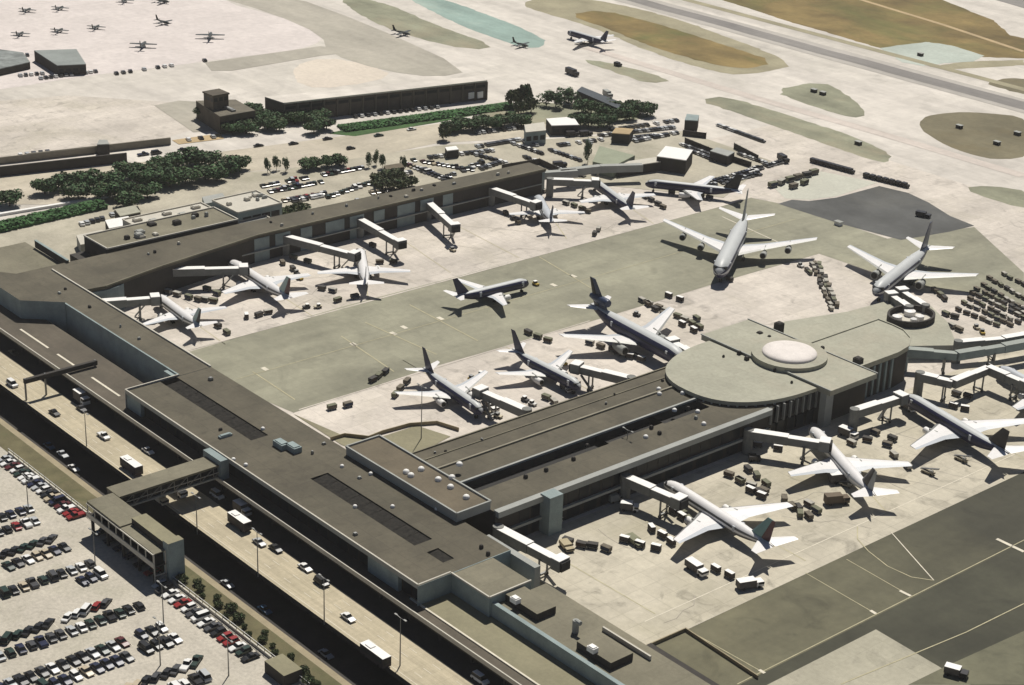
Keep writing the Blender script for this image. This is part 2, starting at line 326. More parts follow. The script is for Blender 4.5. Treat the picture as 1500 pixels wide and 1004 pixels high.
hn = hm.node_tree; hn.nodes.remove(hn.nodes['Principled BSDF']); pv = hn.nodes.new('ShaderNodeVolumePrincipled'); hn.links.new(pv.outputs[0], hn.nodes['Material Output'].inputs['Volume'])
pv.inputs['Color'].default_value = (1, .96, .89, 1); pv.inputs['Density'].default_value = .00006; pv.inputs['Anisotropy'].default_value = .2
o = hz.build('haze', hm); o['kind'] = 'stuff'
# ------------------------------------------------------------------ terminal buildings
def roof_cells(b, x0, x1, y0, y1, z, holes, mt=0, md=1, depth=1.6, mfloor=2):
    xs = sorted({x0, x1, *[h[0] for h in holes], *[h[1] for h in holes]}); ys = sorted({y0, y1, *[h[2] for h in holes], *[h[3] for h in holes]})
    for i in range(len(xs)-1):
        for j in range(len(ys)-1):
            cx, cy = (xs[i]+xs[i+1])/2, (ys[j]+ys[j+1])/2
            if not any(h[0] < cx < h[1] and h[2] < cy < h[3] for h in holes):
                b.quad((xs[i], ys[j], z), (xs[i+1], ys[j], z), (xs[i+1], ys[j+1], z), (xs[i], ys[j+1], z), m=mt)
    for (a, c, d, e) in holes:
        zz = z-depth
        b.quad((a, d, zz), (c, d, zz), (c, e, zz), (a, e, zz), m=mfloor)
        for p, q in (((a, d), (c, d)), ((c, d), (c, e)), ((c, e), (a, e)), ((a, e), (a, d))):
            b.quad((*p, zz), (*q, zz), (*q, z), (*p, z), m=md)
def coping(poly, z, w, h, mt, parent, closed=True, name='parapet'):
    b = MB(); n = len(poly)
    for i in range(n if closed else n-1):
        a, c = poly[i], poly[(i+1) % n]
        b.bar((a[0], a[1], z+h/2), (c[0], c[1], z+h/2), w, h)
    return b.build(name, mt, parent)
def wall_box(b, x0, x1, y0, y1, z0, z1):
    for p, q in (((x0, y0), (x1, y0)), ((x1, y0), (x1, y1)), ((x1, y1), (x0, y1)), ((x0, y1), (x0, y0))):
        b.quad((*p, z0), (*q, z0), (*q, z1), (*p, z1))
def roof_block(parent, x0, x1, y0, y1, z0, z1, rm, wm, cop=PALE, holes=(), cw=.45, ch=.5, name='roof'):
    b = MB(); wall_box(b, x0, x1, y0, y1, z0, z1); b.build('wall', wm, parent)
    b = MB(); roof_cells(b, x0, x1, y0, y1, z1, list(holes)); b.build(name, [rm, WALLD, WALLD], parent)
    if cop: coping([(x0, y0), (x1, y0), (x1, y1), (x0, y1)], z1, cw, ch, cop, parent)
def pane_row(parent, a, c, z0, z1, n, gap=.35, name='window', out=.06):
    a = Vector(a); c = Vector(c); d = (c-a)/n; nrm = Vector((d.y, -d.x)).normalized()*out
    for i in range(n):
        p = a+d*i+d*gap/2+nrm; q = a+d*(i+1)-d*gap/2+nrm; t = -nrm*1.8
        b = MB(); b.prism([(p.x, p.y), (q.x, q.y), (q.x+t.x, q.y+t.y), (p.x+t.x, p.y+t.y)], z0, z1); b.build(name, GLASS, parent)
def skylight(parent, x, y, z, r=.85):
    b = MB(); rs = []
    for k in range(5):
        t = k/4*math.pi/2*.96; rs.append([(x+r*math.cos(t)*math.cos(i*math.pi/4), y+r*math.cos(t)*math.sin(i*math.pi/4), z+.35+r*.8*math.sin(t)) for i in range(8)])
    rs.insert(0, [(p[0], p[1], z) for p in rs[0]])
    return b.rings(rs).build('skylight', WHITE, parent, smooth=True)
def roof_unit(parent, x, y, z, sx, sy, h, mt=WALLG, name='roof_unit'):
    b = MB(); b.box(x-sx/2, x+sx/2, y-sy/2, y+sy/2, z, z+h); b.box(x-sx*.38, x+sx*.38, y-sy*.38, y+sy*.38, z+h, z+h+.25); return b.build(name, mt, parent)

# departures deck (upper kerbside)
dk = thing('departure_deck', 'raised brown asphalt drop-off deck running along the terminal front', 'elevated road')
b = MB(); b.box(-545, -60, 236.3, 252, 3.7, 5.0, 0, 1); b.build('deck_slab', [DECK, WALLD], dk)
b = MB(); b.box(-520, -60, 235.95, 236.3, 4.5, 5.7); b.build('parapet', PALE, dk)
for x0, x1 in ((-516, -497), (-491, -477), (-469, -452), (-434, -420)):
    b = MB(); b.quad((x0, 241.3, 5.02), (x1, 241.3, 5.02), (x1, 242.0, 5.02), (x0, 242.0, 5.02)); b.build('lane_marking', WLINE, dk)
b = MB(); b.box(-307, -60, 240, 252, 5.0, 5.15); b.build('plaza_slab', DECKL, dk)
b = MB(); b.box(-307, -60, 239.5, 240, 5.0, 5.3); b.build('kerb', WLINE, dk)
b = MB(); b.box(-545, -60, 243.5, 244, 0, 3.68); b.build('added_undercroft_wall', WALLD, dk)  # added dark wall, deepens the shade under the deck
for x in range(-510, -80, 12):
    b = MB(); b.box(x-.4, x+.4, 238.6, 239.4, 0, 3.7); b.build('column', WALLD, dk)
# main terminal
T = thing('terminal_building', 'long brown-roofed terminal hall with two rows of dark roof wells', 'terminal')
WELLP = M('well_pane', (.019, .017, .014), rough=.7, spec=.08, var=.5, scale=.9)
well1 = [(-446+i*5.2, -446+i*5.2+4.7, 250.9, 256.1) for i in range(10)]
well2 = [(-365+i*5.05, -365+i*5.05+4.6, 250.9, 256.1) for i in range(9)]
well3 = [(-315, -308.5, 251, 254.6)]
HOLES = [(-446.2, -394, 250.6, 256.3), (-365.2, -319.5, 250.6, 256.3)]+well3
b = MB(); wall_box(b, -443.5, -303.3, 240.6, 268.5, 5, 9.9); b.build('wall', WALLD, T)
b = MB(); b.box(-303.3, -303.1, 239.0, 268.5, 5, 10.5); b.build('end_wall', WALLB, T)
for x0, x1 in ((-443.5, -435.5), (-324, -311.5)):
    b = MB(); b.box(x0, x1, 239.4, 240.5, 5, 9.9); b.build('wall_panel', WALLB, T)
b = MB(); b.box(-443.5, -303.3, 239.0, 239.2, 9.7, 10.95); b.box(-443.7, -443.5, 239.0, 257, 5, 10.95); b.build('fascia', WALLG, T)
coping([(-443.6, 257), (-443.6, 239.1), (-303.2, 239.1), (-303.2, 249.2)], 10.95, .4, .16, PALE, T, False)
b = MB(); b.quad((-443.5, 239.2, 9.75), (-303.3, 239.2, 9.75), (-303.3, 240.6, 9.75), (-443.5, 240.6, 9.75)); b.build('soffit', WALLD, T)
def roof_only(parent, x0, x1, y0, y1, z1, rm, holes):
    b = MB(); roof_cells(b, x0, x1, y0, y1, z1, list(holes)); b.build('roof', [rm, WALLD, WALLD], parent)
roof_only(T, -443.5, -303.3, 239.2, 268.5, 10.5, ROOFB, holes=HOLES[1:]+[(-443.3, -394, 250.6, 256.3)])
for (a, c, d, e) in well1[1:]+well2+well3:
    b = MB(); b.quad((a-.15, d+.05, 9.9), (c+.15, d+.05, 9.9), (c+.15, e-.05, 10.2), (a-.15, e-.05, 10.2)); b.build('skylight_pane', WELLP, T)
b = MB(); b.box(-545, -443.7, 257.2, 268.5, 0, 10.5, 0, 1); b.build('concourse_roof', [ROOFB, WALLB], T)
coping([(-545, 257.2), (-443.7, 257.2)], 10.5, .5, .45, WALLB, T, False)
coping([(-545, 268.4), (-443.7, 268.4)], 10.5, .5, .45, PALE, T, False)
pane_row(T, (-435, 240.6), (-397, 240.6), 5.3, 9.5, 9, gap=.18); pane_row(T, (-387, 240.6), (-325, 240.6), 5.3, 9.5, 14, gap=.18); pane_row(T, (-311, 240.6), (-304, 240.6), 5.3, 9.5, 2, gap=.1)
for x0, x1 in ((-452, -443.5), (-443.5, -303)):
    pass
b = MB(); b.box(-449.5, -444, 255.5, 257.1, 5, 10.5); b.build('corner_wall', WALLB, T)
# raised plant block and its skylights
b = MB(); wall_box(b, -371, -322.5, 266.6, 278, 10.55, 13.2); b.build('penthouse_wall', WALLG, T)
b = MB(); roof_cells(b, -371, -322.5, 266.6, 278, 12.8, []); b.build('penthouse_roof', [ROOFR], T)
coping([(-371, 266.6), (-322.5, 266.6), (-322.5, 278), (-371, 278)], 12.6, .5, .7, WALLG, T)
for p in ((595, 691), (602, 696), (617, 687), (642, 702), (662, 699), (673, 680), (660, 713), (683, 728)):
    q = P(*p, 13.2); skylight(T, q.x, q.y, 12.8, .95)
for p in ((501, 683), (543, 694), (342, 673), (360, 681), (385, 628), (640, 745), (575, 742), (520, 742)):
    q = P(*p, 10.8); skylight(T, q.x, q.y, 10.5, .6)
for p in ((412, 655), (430, 660)): q = P(*p, 10.5); roof_unit(T, q.x, q.y, 10.5, 4.5, 2.6, 1.6, WALLB)
q = P(330, 640, 10.5); roof_unit(T, q.x, q.y, 10.5, 1.2, 4, .6, WALLB)
# end lean-to roofs beyond the hall
b = MB(); b.box(-303.2, -288.6, 249.4, 262.6, 0, 10.4, 0, 1); b.build('end_roof', [ROOFO, WALLB], T)
coping([(-303.2, 249.4), (-288.6, 249.4), (-288.6, 262.6)], 10.4, .4, .45, PALE, T, False)
for p in ((705, 802), (715, 812)): q = P(*p, 10.8); roof_unit(T, q.x, q.y, 10.4, .8, .8, .9, WALLD, 'roof_vent')
b = MB(); b.box(-314, -294, 268.6, 270.5, 0, 9.5); b.build('service_block', WALLG, T)
# lower wing running on to the south-west corner
Wg = thing('terminal_wing', 'low olive-roofed terminal wing with two plant rooms and a pale parapet', 'terminal')
b = MB(); b.box(-288.4, -60, 251.4, 267.5, 0, 8.2, 0, 1); b.build('roof', [ROOFO, WALLD], Wg)
b = MB(); b.box(-291.5, -60, 250.2, 251.4, 5.1, 8.9); b.build('parapet', WALLB, Wg)
for (x0, x1, y0, y1) in ((-288, -276.5, 254, 260), (-262, -250.5, 253.5, 260.5)):
    b = MB(); b.box(x0, x1, y0, y1, 8.2, 10.2, 0, 1); b.build('plant_room', [ROOFO, WALLD], Wg)
for p in ((755, 880), (868, 952)): q = P(*p, 10.6); roof_unit(Wg, q.x, q.y, 10.2, 2.2, 1.7, 1.2, WHITE)
q = P(843, 922, 9); b = MB(); b.tube((q.x, q.y, 8.2), (q.x, q.y, 11.5), .8); b.tube((q.x, q.y, 11.3), (q.x+1.6, q.y, 11.3), .6); b.build('vent_stack', WALLG, Wg)
b = MB(); b.box(-264, -248, 263.5, 264, 8.2, 9.3); b.build('roof_rail', PALE, Wg)
# west pier
PR = thing('pier_concourse', 'long brown-roofed pier with a central roof trench leading to the rotunda', 'pier')
ph = [(-338, -332.4, 281, 330), (-338.6, -333, 330, 352), (-338, -332.4, 352, 371)]
b = MB(); wall_box(b, -360.5, -320.5, 278.1, 386, 0, 10.5); b.build('wall', WALLD, PR)
b = MB(); roof_cells(b, -360.5, -320.5, 278.1, 386, 10.5, ph, depth=2.2); b.build('roof', [ROOFB, WALLD, RUB], PR)
coping([(-320.2, 278.1), (-320.2, 384)], 9.3, 2.0, 1.7, WALLG, PR, False, 'fascia')
coping([(-360.5, 386), (-360.5, 278.1)], 10.5, .4, .4, ROOFO, PR, False)
b = MB(); b.box(-349.2, -348.6, 279, 376, 10.5, 11.0); b.box(-349, -338.3, 279, 279.5, 10.5, 10.9); b.build('roof_upstand', M('upstand_grey', (.24, .22, .165)), PR)
b = MB(); b.box(-338.9, -338.2, 280, 371.5, 10.5, 11.1); b.build('roof_upstand', WALLG, PR)
b = MB(); b.box(-355.5, -355.2, 282, 380, 10.5, 10.75); b.build('roof_upstand', ROOFO, PR)
b = MB(); b.box(-320.4, -319.4, 279, 384, 4.0, 4.7); b.build('ledge', WALLG, PR)
pane_row(PR, (-320.5, 286), (-320.5, 372), 5.0, 8.6, 20, gap=.2)
pane_row(PR, (-320.5, 284), (-320.5, 372), .4, 3.7, 14, gap=.25, name='bay_opening')
b = MB(); b.box(-320.3, -316.4, 293.5, 298.2, 0, 11.4); b.build('stair_tower', WALLB, PR)
for p in ((965, 570), (966, 577), (1000, 576), (1031, 621), (946, 640), (988, 601), (1022, 603)):
    q = P(*p, 10.8); skylight(PR, q.x, q.y, 10.5, .75)
for p in ((954, 628), (966, 636), (1008, 600), (770, 700), (800, 690), (840, 674), (860, 655)):
    q = P(*p, 10.6); roof_unit(PR, q.x, q.y, 10.5, .9, .9, .8, WALLD, 'roof_vent')
# rotunda
RT = thing('satellite_rotunda', 'pale green oval satellite with a white dome at the pier end', 'rotunda')
def lobe(cx, y0, ry, rx, n=28, sgn=-1, e=2.4):
    return [(cx+rx*math.copysign(abs(math.cos(t))**(2/e), math.cos(t)), y0+sgn*ry*abs(math.sin(t))**(2/e)) for t in [math.pi*i/n for i in range(n+1)]]
def inset(poly, k): 
    cx = sum(p[0] for p in poly)/len(poly); cy = sum(p[1] for p in poly)/len(poly)
    return [(cx+(p[0]-cx)*k, cy+(p[1]-cy)*k) for p in poly]
lb = lobe(-342.5, 404.8, 33.5, 22.5)
b = MB(); b.prism(lb, 11.0, 12.2); b.build('lobe_roof', [ROOFG], RT)
b = MB(); b.prism(inset(lb, .965), 0, 11.0); b.build('lobe_wall', [WALLD], RT)
for i in range(1, 14):                         # fins under the eave
    p, q = lb[i], inset(lb, .97)[i]; b = MB(); b.bar((p[0], p[1], 10.7), (q[0], q[1], 10.7), .5, .6); b.build('eave_bracket', WALLG, RT)
b = MB(); b.box(-369, -315.2, 405, 427, 11.0, 12.7); b.build('cross_roof', ROOFG, RT)
b = MB(); b.box(-367, -318.5, 405.5, 426.5, 0, 11.0); b.build('cross_wall', WALLD, RT)
b = MB(); b.box(-319, -316.6, 405.2, 408.6, 0, 11.0); b.build('corner_pylon', WALLG, RT)
b = MB(); b.box(-369.2, -315, 404.8, 405.2, 12.7, 13.0); b.box(-369.2, -315, 426.8, 427.2, 12.7, 13.0); b.build('parapet', WALLG, RT)
rl = [(-344, 427.2), (-322.3, 427.2), (-322.3, 446), (-323.6, 453), (-327.5, 459), (-333, 462.4), (-338, 463), (-344, 463)]
b = MB(); b.prism(rl, 10.8, 12.3); b.build('lobe_roof', ROOFG, RT)
b = MB(); b.prism(inset(rl, .95), 0, 10.8); b.build('lobe_wall', WALLD, RT)
tp = [P(*p, 5.0) for p in ((1098, 470), (1150, 471), (1240, 457), (1300, 441), (1362, 447), (1388, 472), (1402, 506), (1325, 507))]
b = MB(); b.prism([(-369, 427.3)]+[(p.x, p.y) for p in tp[1:]]+[(-326, 452), (-330, 427.3)], 0, 5.0, 0, 1); b.build('terrace_roof', [ROOFG, WALLG], RT)
coping(rl+[rl[0]], 12.3, .5, .35, ROOFG, RT, False)
for i in range(9):                             # window columns of the near side
    p = lb[1+i//2] if False else None
pane_row(RT, (-321.5, 384), (-320.3, 404.5), 6.2, 10.6, 7, gap=.45, out=.5)
pane_row(RT, (-321.5, 384), (-320.3, 404.5), 1, 5.2, 5, gap=.3, out=.5)
for i in range(8):
    y = 384.2+i*2.9; b = MB(); b.box(-320.6, -319.8, y, y+.5, 5.6, 10.9); b.build('pilaster', M('pilaster_grey', (.21, .21, .195)), RT)
for i in range(6):
    y = 428.5+i*3.0; b = MB(); b.box(-323.4, -322.2, y, y+.8, .5, 10.7); b.build('pilaster', WALLB, RT)
cx, cy = -340.2, 414.6
circ = lambda r, n=40: [(cx+r*math.cos(2*math.pi*i/n), cy+r*math.sin(2*math.pi*i/n)) for i in range(n)]
b = MB(); b.prism(circ(11.9), 12.25, 14.0); b.build('drum', ROOFG, RT, smooth=False)
b = MB(); rs = []
for k in range(7):
    t = k/6; r_ = 8.6*math.cos(t*math.pi/2*.97); rs.append([(x, y, 14.0+.35+1.4*math.sin(t*math.pi/2)) for x, y in circ(r_)])
rs.insert(0, [(x, y, 14.0) for x, y in circ(8.6)]); b.rings(rs).build('dome', M('dome_skin', (.66, .605, .56), rough=.6, var=.06, scale=.3, stain=(.4, .85)), RT, smooth=True)
for p, s_, h in ((( 1141, 480), 2.4, 2.6), ((1113, 487), 1.6, .8), ((1257, 528), 2.4, 1.6), ((1083, 516), 1.1, .9), ((1094, 524), 1.2, .9), ((1135, 541), .7, .8), ((1205, 508), 1.0, .7), ((1127, 492), .9, .7), ((1060, 520), .6, .5), ((1160, 558), .6, .5)):
    q = P(*p, 13); roof_unit(RT, q.x, q.y, 12.2 if p[0] != 1141 else 5.0, s_, s_, h+(7 if p[0] == 1141 else 0), WALLD)
# round walled yard on the terrace
c = P(1334, 468, 5.0)
RY = thing('ring_wall', 'dark oval ring wall enclosing white tanks on the rotunda terrace', 'wall', (c.x, c.y, 5.0))
b = MB(); N = 32
for k in range(N):
    a0, a1 = 2*math.pi*k/N, 2*math.pi*(k+1)/N
    pr = lambda a, r: (r*9.2*math.cos(a)*.8, r*9.2*math.sin(a))
    b.prism([pr(a0, 1), pr(a1, 1), pr(a1, .9), pr(a0, .9)], 0, 2.2)
b.build('wall', WALLD, RY)
b = MB(); b.prism([(pr(2*math.pi*k/N, .9)) for k in range(N)], .01, .12); b.build('floor', PALE, RY)
for i, (dx, dy, r_) in enumerate(((-2, -5, 1.7), (2.5, 1.5, 1.5), (-2.5, 2.5, 2.0), (3, -2.5, 1.1))):
    b = MB(); b.tube((0, 0, .15), (0, 0, 1.8), r_, n=14); b.tube((0, 0, 1.8), (0, 0, 2.2), r_, r_*.3, n=14)
    o = b.build('storage_tank', WHITE, None, loc=(c.x+dx, c.y+dy, 5.0)); tag(o, f'squat white tank, {ORD[i]} inside the dark ring wall on the terrace', 'tank', 'tanks in the ring')
# ------------------------------------------------------------------ far terminal
FT = thing('far_terminal', 'far brown-roofed pier with blue-grey panels facing parked white jets', 'pier')
fp = [(-549, 250), (-524.5, 253), (-521.5, 276), (-527, 300), (-534.5, 345), (-534.3, 428), (-533.5, 484), (-544, 484), (-546.5, 400), (-549, 335)]
b = MB(); b.prism(fp, 9.2, 10.38); b.build('roof', [ROOFB], FT)
b = MB(); b.prism(inset(fp, .985), 0, 9.2); b.build('wall', WALLD, FT)
coping([fp[2], fp[3], fp[4], fp[5], fp[6]], 10.0, .4, .55, ROOFO, FT, False)
for i in range(14):
    y = 330+i*11.2; b = MB(); w_ = (5, 8.5, 6.5)[i % 3]; b.box(-535.6, -534.2, y, y+w_, 0 if i % 2 else 4.5, 9.0); b.build('wall_panel', WALLB, FT)
b = MB(); b.box(-537, -533.2, 330, 482, 4.1, 4.5); b.build('ledge', WALLG, FT)
b = MB(); b.prism([(-545+9*math.cos(t)+15, 262+12*math.sin(t)+14) for t in [i*math.pi/8 for i in range(16)]], 0, 9); b.build('curved_stair', WALLB, FT)
b = MB(); b.prism([(-560, 246), (-524, 246), (-514, 257), (-545, 257.1)], 0, 11.4, 0, 1); b.build('corner_block', [ROOFB, WALLB], FT)
b = MB(); b.box(-580, -549.3, 252, 276, 0, 8.6, 0, 1); b.build('side_roof', [ROOFO, WALLG], FT)
b = MB(); b.box(-580, -549.3, 276, 280, 0, 5.0, 0, 1); b.build('recess', [WALLD, WALLD], FT)
FH = thing('check_in_hall', 'dark flat-roofed hall attached behind the far pier', 'hall')
roof_block(FH, -566, -549.3, 292, 346, 0, 11.6, ROOFO, WALLD, holes=[]); 
b = MB(); b.prism([(-566, 286), (-549.5, 286), (-549.5, 292), (-566, 292)], 0, 6, 0, 1); b.build('porch', [WALLD, WALLD], FH)
OB = thing('office_block', 'low pale blue office building with a flat white roof by the trees', 'building')
roof_block(OB, -585, -567, 318, 352, 0, 7, PALE, WALLG)
for i in range(7): roof_unit(OB, -581+(i % 3)*4.5, 322+i*4.2, 7, 2.2, 3.2, .9, (PALE, WALLG, ROOFR)[i % 3])
OC = thing('office_block', 'pale blue two-storey office with a dark window band beside the staff car park', 'building')
roof_block(OC, -580, -562, 354, 374, 0, 9, PALE, WALLB); pane_row(OC, (-562, 356), (-562, 373), 4.5, 6.8, 4, gap=.12)
roof_block(OC, -562, -552, 346, 366, 0, 5.5, WALLG, WALLB)
AC = thing('access_corridor', 'grey boarding corridor linking the far pier end to outer stands', 'corridor')
for a, c_ in (((-538, 486), (-532, 500)), ((-536, 494), (-531, 512)), ((-531, 512), (-522, 528))):
    b = MB(); b.bar((*a, 6), (*c_, 6), 3, 3); b.build('tunnel', WALLG, AC)
for p in ((-534, 497), (-531, 511)):
    b = MB(); b.tube((*p, 0), (*p, 4.6), .5); b.build('column', STEEL, AC)
rr = random.Random(11)
for k in range(7):
    x = rr.uniform(-436, -312); y = rr.choice((rr.uniform(241.5, 249), rr.uniform(258, 266)))
    if x > -372 and y > 262: continue
    roof_unit(T, x, y, 10.5, rr.uniform(.5, 1.2), rr.uniform(.5, 1.2), rr.uniform(.3, .8), rr.choice((WALLG, WALLD, STEEL)), 'roof_vent')
for k in range(7):
    x = rr.choice((rr.uniform(-359, -350), rr.uniform(-331, -322))); y = rr.uniform(283, 374); roof_unit(PR, x, y, 10.5, rr.uniform(.4, .9), rr.uniform(.4, .9), rr.uniform(.3, .7), rr.choice((WALLG, WALLD, STEEL)), 'roof_vent')
for k in range(5):
    x = rr.uniform(-540, -452); roof_unit(T, x, rr.uniform(259, 266), 10.5, rr.uniform(.4, 1.2), rr.uniform(.4, .9), rr.uniform(.3, .8), rr.choice((WALLG, WALLD)), 'roof_vent')
for k in range(16):
    y = rr.uniform(300, 480); roof_unit(FT, rr.uniform(-543, -537.5), y, 10.38, rr.uniform(.5, 1.4), rr.uniform(.5, 1.6), rr.uniform(.4, .9), rr.choice((WALLG, WALLD, PALE)), 'roof_vent')
for k in range(10): roof_unit(FH, rr.uniform(-564, -551), rr.uniform(294, 344), 11.6, rr.uniform(1, 3), rr.uniform(1, 3), rr.uniform(.5, 1.4), rr.choice((WALLG, PALE, WALLD)))
for k in range(8): roof_unit(OC, rr.uniform(-578, -564), rr.uniform(356, 372), 9, rr.uniform(.8, 2.2), rr.uniform(.8, 2.2), rr.uniform(.5, 1.0), rr.choice((WALLG, PALE)))
a, c_ = P(52, 357, 10), P(100, 387, 10); b = MB(); b.bar((*a, 9.9), (*c_, 9.9), .6, 2.6); b.build('roof_screen', WALLD, FT); b = MB(); b.bar((*a, 11.3), (*c_, 11.3), .9, .2); b.build('screen_cap', WALLB, FT)
# far support buildings
def simple_building(name, label, px4, z, rm, wm, n_win=0, cat='building', extra=None):
    o = thing(name, label, cat); pts = [P(*p, z) for p in px4]
    b = MB(); b.prism([(p.x, p.y) for p in pts], 0, z-.02, 0, 0); b.build('wall', wm, o)
    b = MB(); b.prism([(p.x, p.y) for p in pts], z, z+.35); b.build('roof', rm, o)
    if n_win:
        a, c_ = pts[0], pts[1]; pane_row(o, a, c_, z*.35, z*.7, n_win, gap=.3)
    return o
HG = simple_building('cargo_hangar', 'long dark brown cargo hangar with a pale roof beyond the boulevard', [(416, 152), (713, 119), (706, 112), (388, 143)], 9, FARC, M('hangar_brown_wall', (.085, .07, .055), var=.3, scale=.12), 0, 'hangar')
a, c_ = P(416, 152, 9), P(713, 119, 9); d = (c_-a)/16; n_ = Vector((d.y, -d.x)).normalized()
for k in range(17):
    q = a+d*k+n_*.25; b = MB(); b.box(q.x-.35, q.x+.35, q.y-.35, q.y+.35, 0, 8.7); b.build('pilaster', M('brown_pilaster', (.11, .093, .07)), HG)
    if k < 16:
        p, q = a+d*(k+.12)+n_*.1, a+d*(k+.88)+n_*.1; b = MB(); b.bar((*p, 6.8), (*q, 6.8), .25, 1.4); b.build('clerestory_window', GLASS, HG)
b = MB(); b.bar((*(a+n_*.3), 9.2), (*(c_+n_*.3), 9.2), .7, .7); b.build('fascia', PALE, HG)
for i, px in enumerate(((690, 140), (703, 139))):
    q = P(*px, 3); b = MB(); b.box(q.x-.2, q.x+.5, q.y-1.6, q.y+1.6, 1.5, 4.5); b.build('door', WHITE, HG)
HG2 = simple_building('office_block', 'dark brown office building with stepped roofs west of the hangar', [(322, 172), (374, 163), (345, 147), (287, 149)], 8, M('brown_slat_roof', (.13, .115, .085), var=.2, scale=.2), M('brown_office_wall', (.075, .062, .045), var=.3, scale=.15), 5)
o = HG2; q = P(317, 158, 8); b = MB(); b.box(q.x-4, q.x+4, q.y-4, q.y+4, 8.4, 14.5); b.box(q.x-4.4, q.x+4.4, q.y-4.4, q.y+4.4, 14.5, 15.2); b.build('tower_block', MATS['brown_office_wall'], o); pane_row(o, (q.x-4, q.y-4), (q.x+4, q.y-4), 12, 13.8, 3, gap=.3); pane_row(o, (q.x+4, q.y-4), (q.x+4, q.y+4), 12, 13.8, 3, gap=.3)
for px in ((334, 160), (312, 154)): q = P(*px, 8.4); roof_unit(o, q.x, q.y, 8.35, 10, 2, .8, STEEL)
simple_building('maintenance_hangar', 'blue-grey roofed hangar with a dark front at the edge of the light-plane ramp', [(84, 97), (126, 95), (112, 73), (50, 75)], 5, M('slate_roof', (.235, .255, .24), var=.1, scale=.1), WALLD, 4, 'hangar')
simple_building('workshop', 'low dark workshop roof beside the blue-grey hangar', [(-10, 104), (44, 92), (34, 78), (-10, 72)], 3.2, M('slate_roof2', (.2, .215, .205), var=.35, scale=.2), WALLD, 0)
for nm_, lb_, px4, z, rm, wm in (('loading_shed', 'pale low loading shed west of the dark check-in hall', [(118, 360), (158, 352), (150, 338), (112, 346)], 4, PALE, WALLG), ('loading_shed', 'small white-roofed shed between hedge end and check-in hall', [(160, 336), (196, 329), (188, 318), (154, 324)], 3.5, WHITE, WALLD),
        ('loading_shed', 'green-grey lean-to roof before the pale blue office building', [(176, 318), (206, 312), (198, 302), (168, 308)], 4, ROOFG, WALLD), ('loading_shed', 'grey stepped annex between the two blue offices', [(300, 300), (332, 294), (326, 284), (296, 290)], 6, WALLG, WALLB),
        ('depot_shed', 'brown depot shed in the rental lot corner', [(566, 250), (592, 246), (588, 240), (562, 244)], 4, ROOFR, WALLD), ('depot_shed', 'low grey depot roof beside the service yard fence', [(1040, 222), (1066, 230), (1076, 224), (1050, 217)], 4, WALLG, WALLD), ('depot_shed', 'tan flat-roofed depot near the grove corner', [(896, 196), (922, 198), (928, 190), (902, 188)], 4.5, EARTH, WALLD), ('depot_shed', 'white cabin roof at the rental lot edge', [(655, 222), (672, 220), (668, 215), (652, 217)], 3.5, WHITE, WALLD)):
    simple_building(nm_, lb_, px4, z, rm, wm, 0, 'shed')
simple_building('utility_hut', 'small grey utility hut on the boulevard edge', [(142, 213), (160, 212), (157, 206), (145, 206)], 5, WALLG, WALLD, 0, 'hut')
simple_building('equipment_shed', 'white-roofed equipment shed with dark walls in the service yard', [(962, 230), (1005, 236), (1015, 221), (975, 215)], 6, WHITE, WALLD, 0, 'shed')
simple_building('workshop', 'grey-green service workshop roof beside the tall dark cypress', [(868, 238), (898, 245), (930, 229), (878, 215)], 5, M('green_grey_roof', (.26, .28, .2), var=.08, scale=.1), M('green_grey_wall', (.2, .23, .18)), 0)
simple_building('canopy_shed', 'long pink-white canopy shed east of the green workshop', [(905, 247), (968, 238), (963, 231), (902, 240)], 4, PALE, WALLD, 0, 'shed')
simple_building('office_block', 'pale low office among the cypresses south of the pier', [(770, 195), (800, 192), (797, 180), (768, 184)], 6, PALE, WALLB, 3)
simple_building('office_block', 'white flat-roofed hut between the hedge trees and the service yard', [(808, 185), (848, 184), (840, 172), (800, 175)], 4.5, WHITE, WALLD, 3)
simple_building('screen_building', 'long dark slate shed at the taxiway side of the grove', [(845, 134), (905, 160), (912, 152), (852, 128)], 5, M('slate_roof3', (.06, .07, .08)), WALLD, 0, 'shed')
simple_building('utility_hut', 'grey-green steel hut standing alone beside the taxiway', [(1003, 177), (1022, 178), (1024, 170), (1006, 168)], 5, WALLB, WALLD, 0, 'hut')
for i, (p0, p1) in enumerate((((735, 250), (790, 241)), ((790, 241), (825, 257)), ((1000, 199), (1034, 203)), ((1003, 210), (1060, 233)), ((1060, 233), (1100, 246)), ((1075, 218), (1110, 236)))):
    a, c_ = P(*p0), P(*p1); b = MB(); b.bar((*a, 1.3), (*c_, 1.3), .4, 2.6)
    d = (c_-a); nn = int(d.length/6)+1
    fw = thing('site_fence', f'dark screen fence, {ORD[i]} stretch around the service yard', 'fence', group='screen fences of the service yard')
    b.build('screen', WALLD, fw)
    for k in range(nn+1):
        q = a+d*k/nn; b = MB(); b.tube((q.x, q.y, 0), (q.x, q.y, 2.9), .12, n=6); b.build('post', STEEL, fw)
# retaining wall by the boulevard underpass
for i, (p0, p1, h) in enumerate((((-10, 260), (186, 238), 4.2), ((40, 236), (250, 212), 3.2), ((-10, 242), (140, 225), 3.0))):
    a, c_ = P(*p0), P(*p1); b = MB(); b.bar((*a, h/2), (*c_, h/2), .8, h); o = b.build('retaining_barrier', M('barrier_concrete', (.2, .18, .14)) if i else WALLD)
    tag(o, ('dark retaining wall along the sunken boulevard lane', 'grey barrier wall along the far kerb of the boulevard', 'low barrier wall behind the boulevard with dark weathering')[i], 'wall')
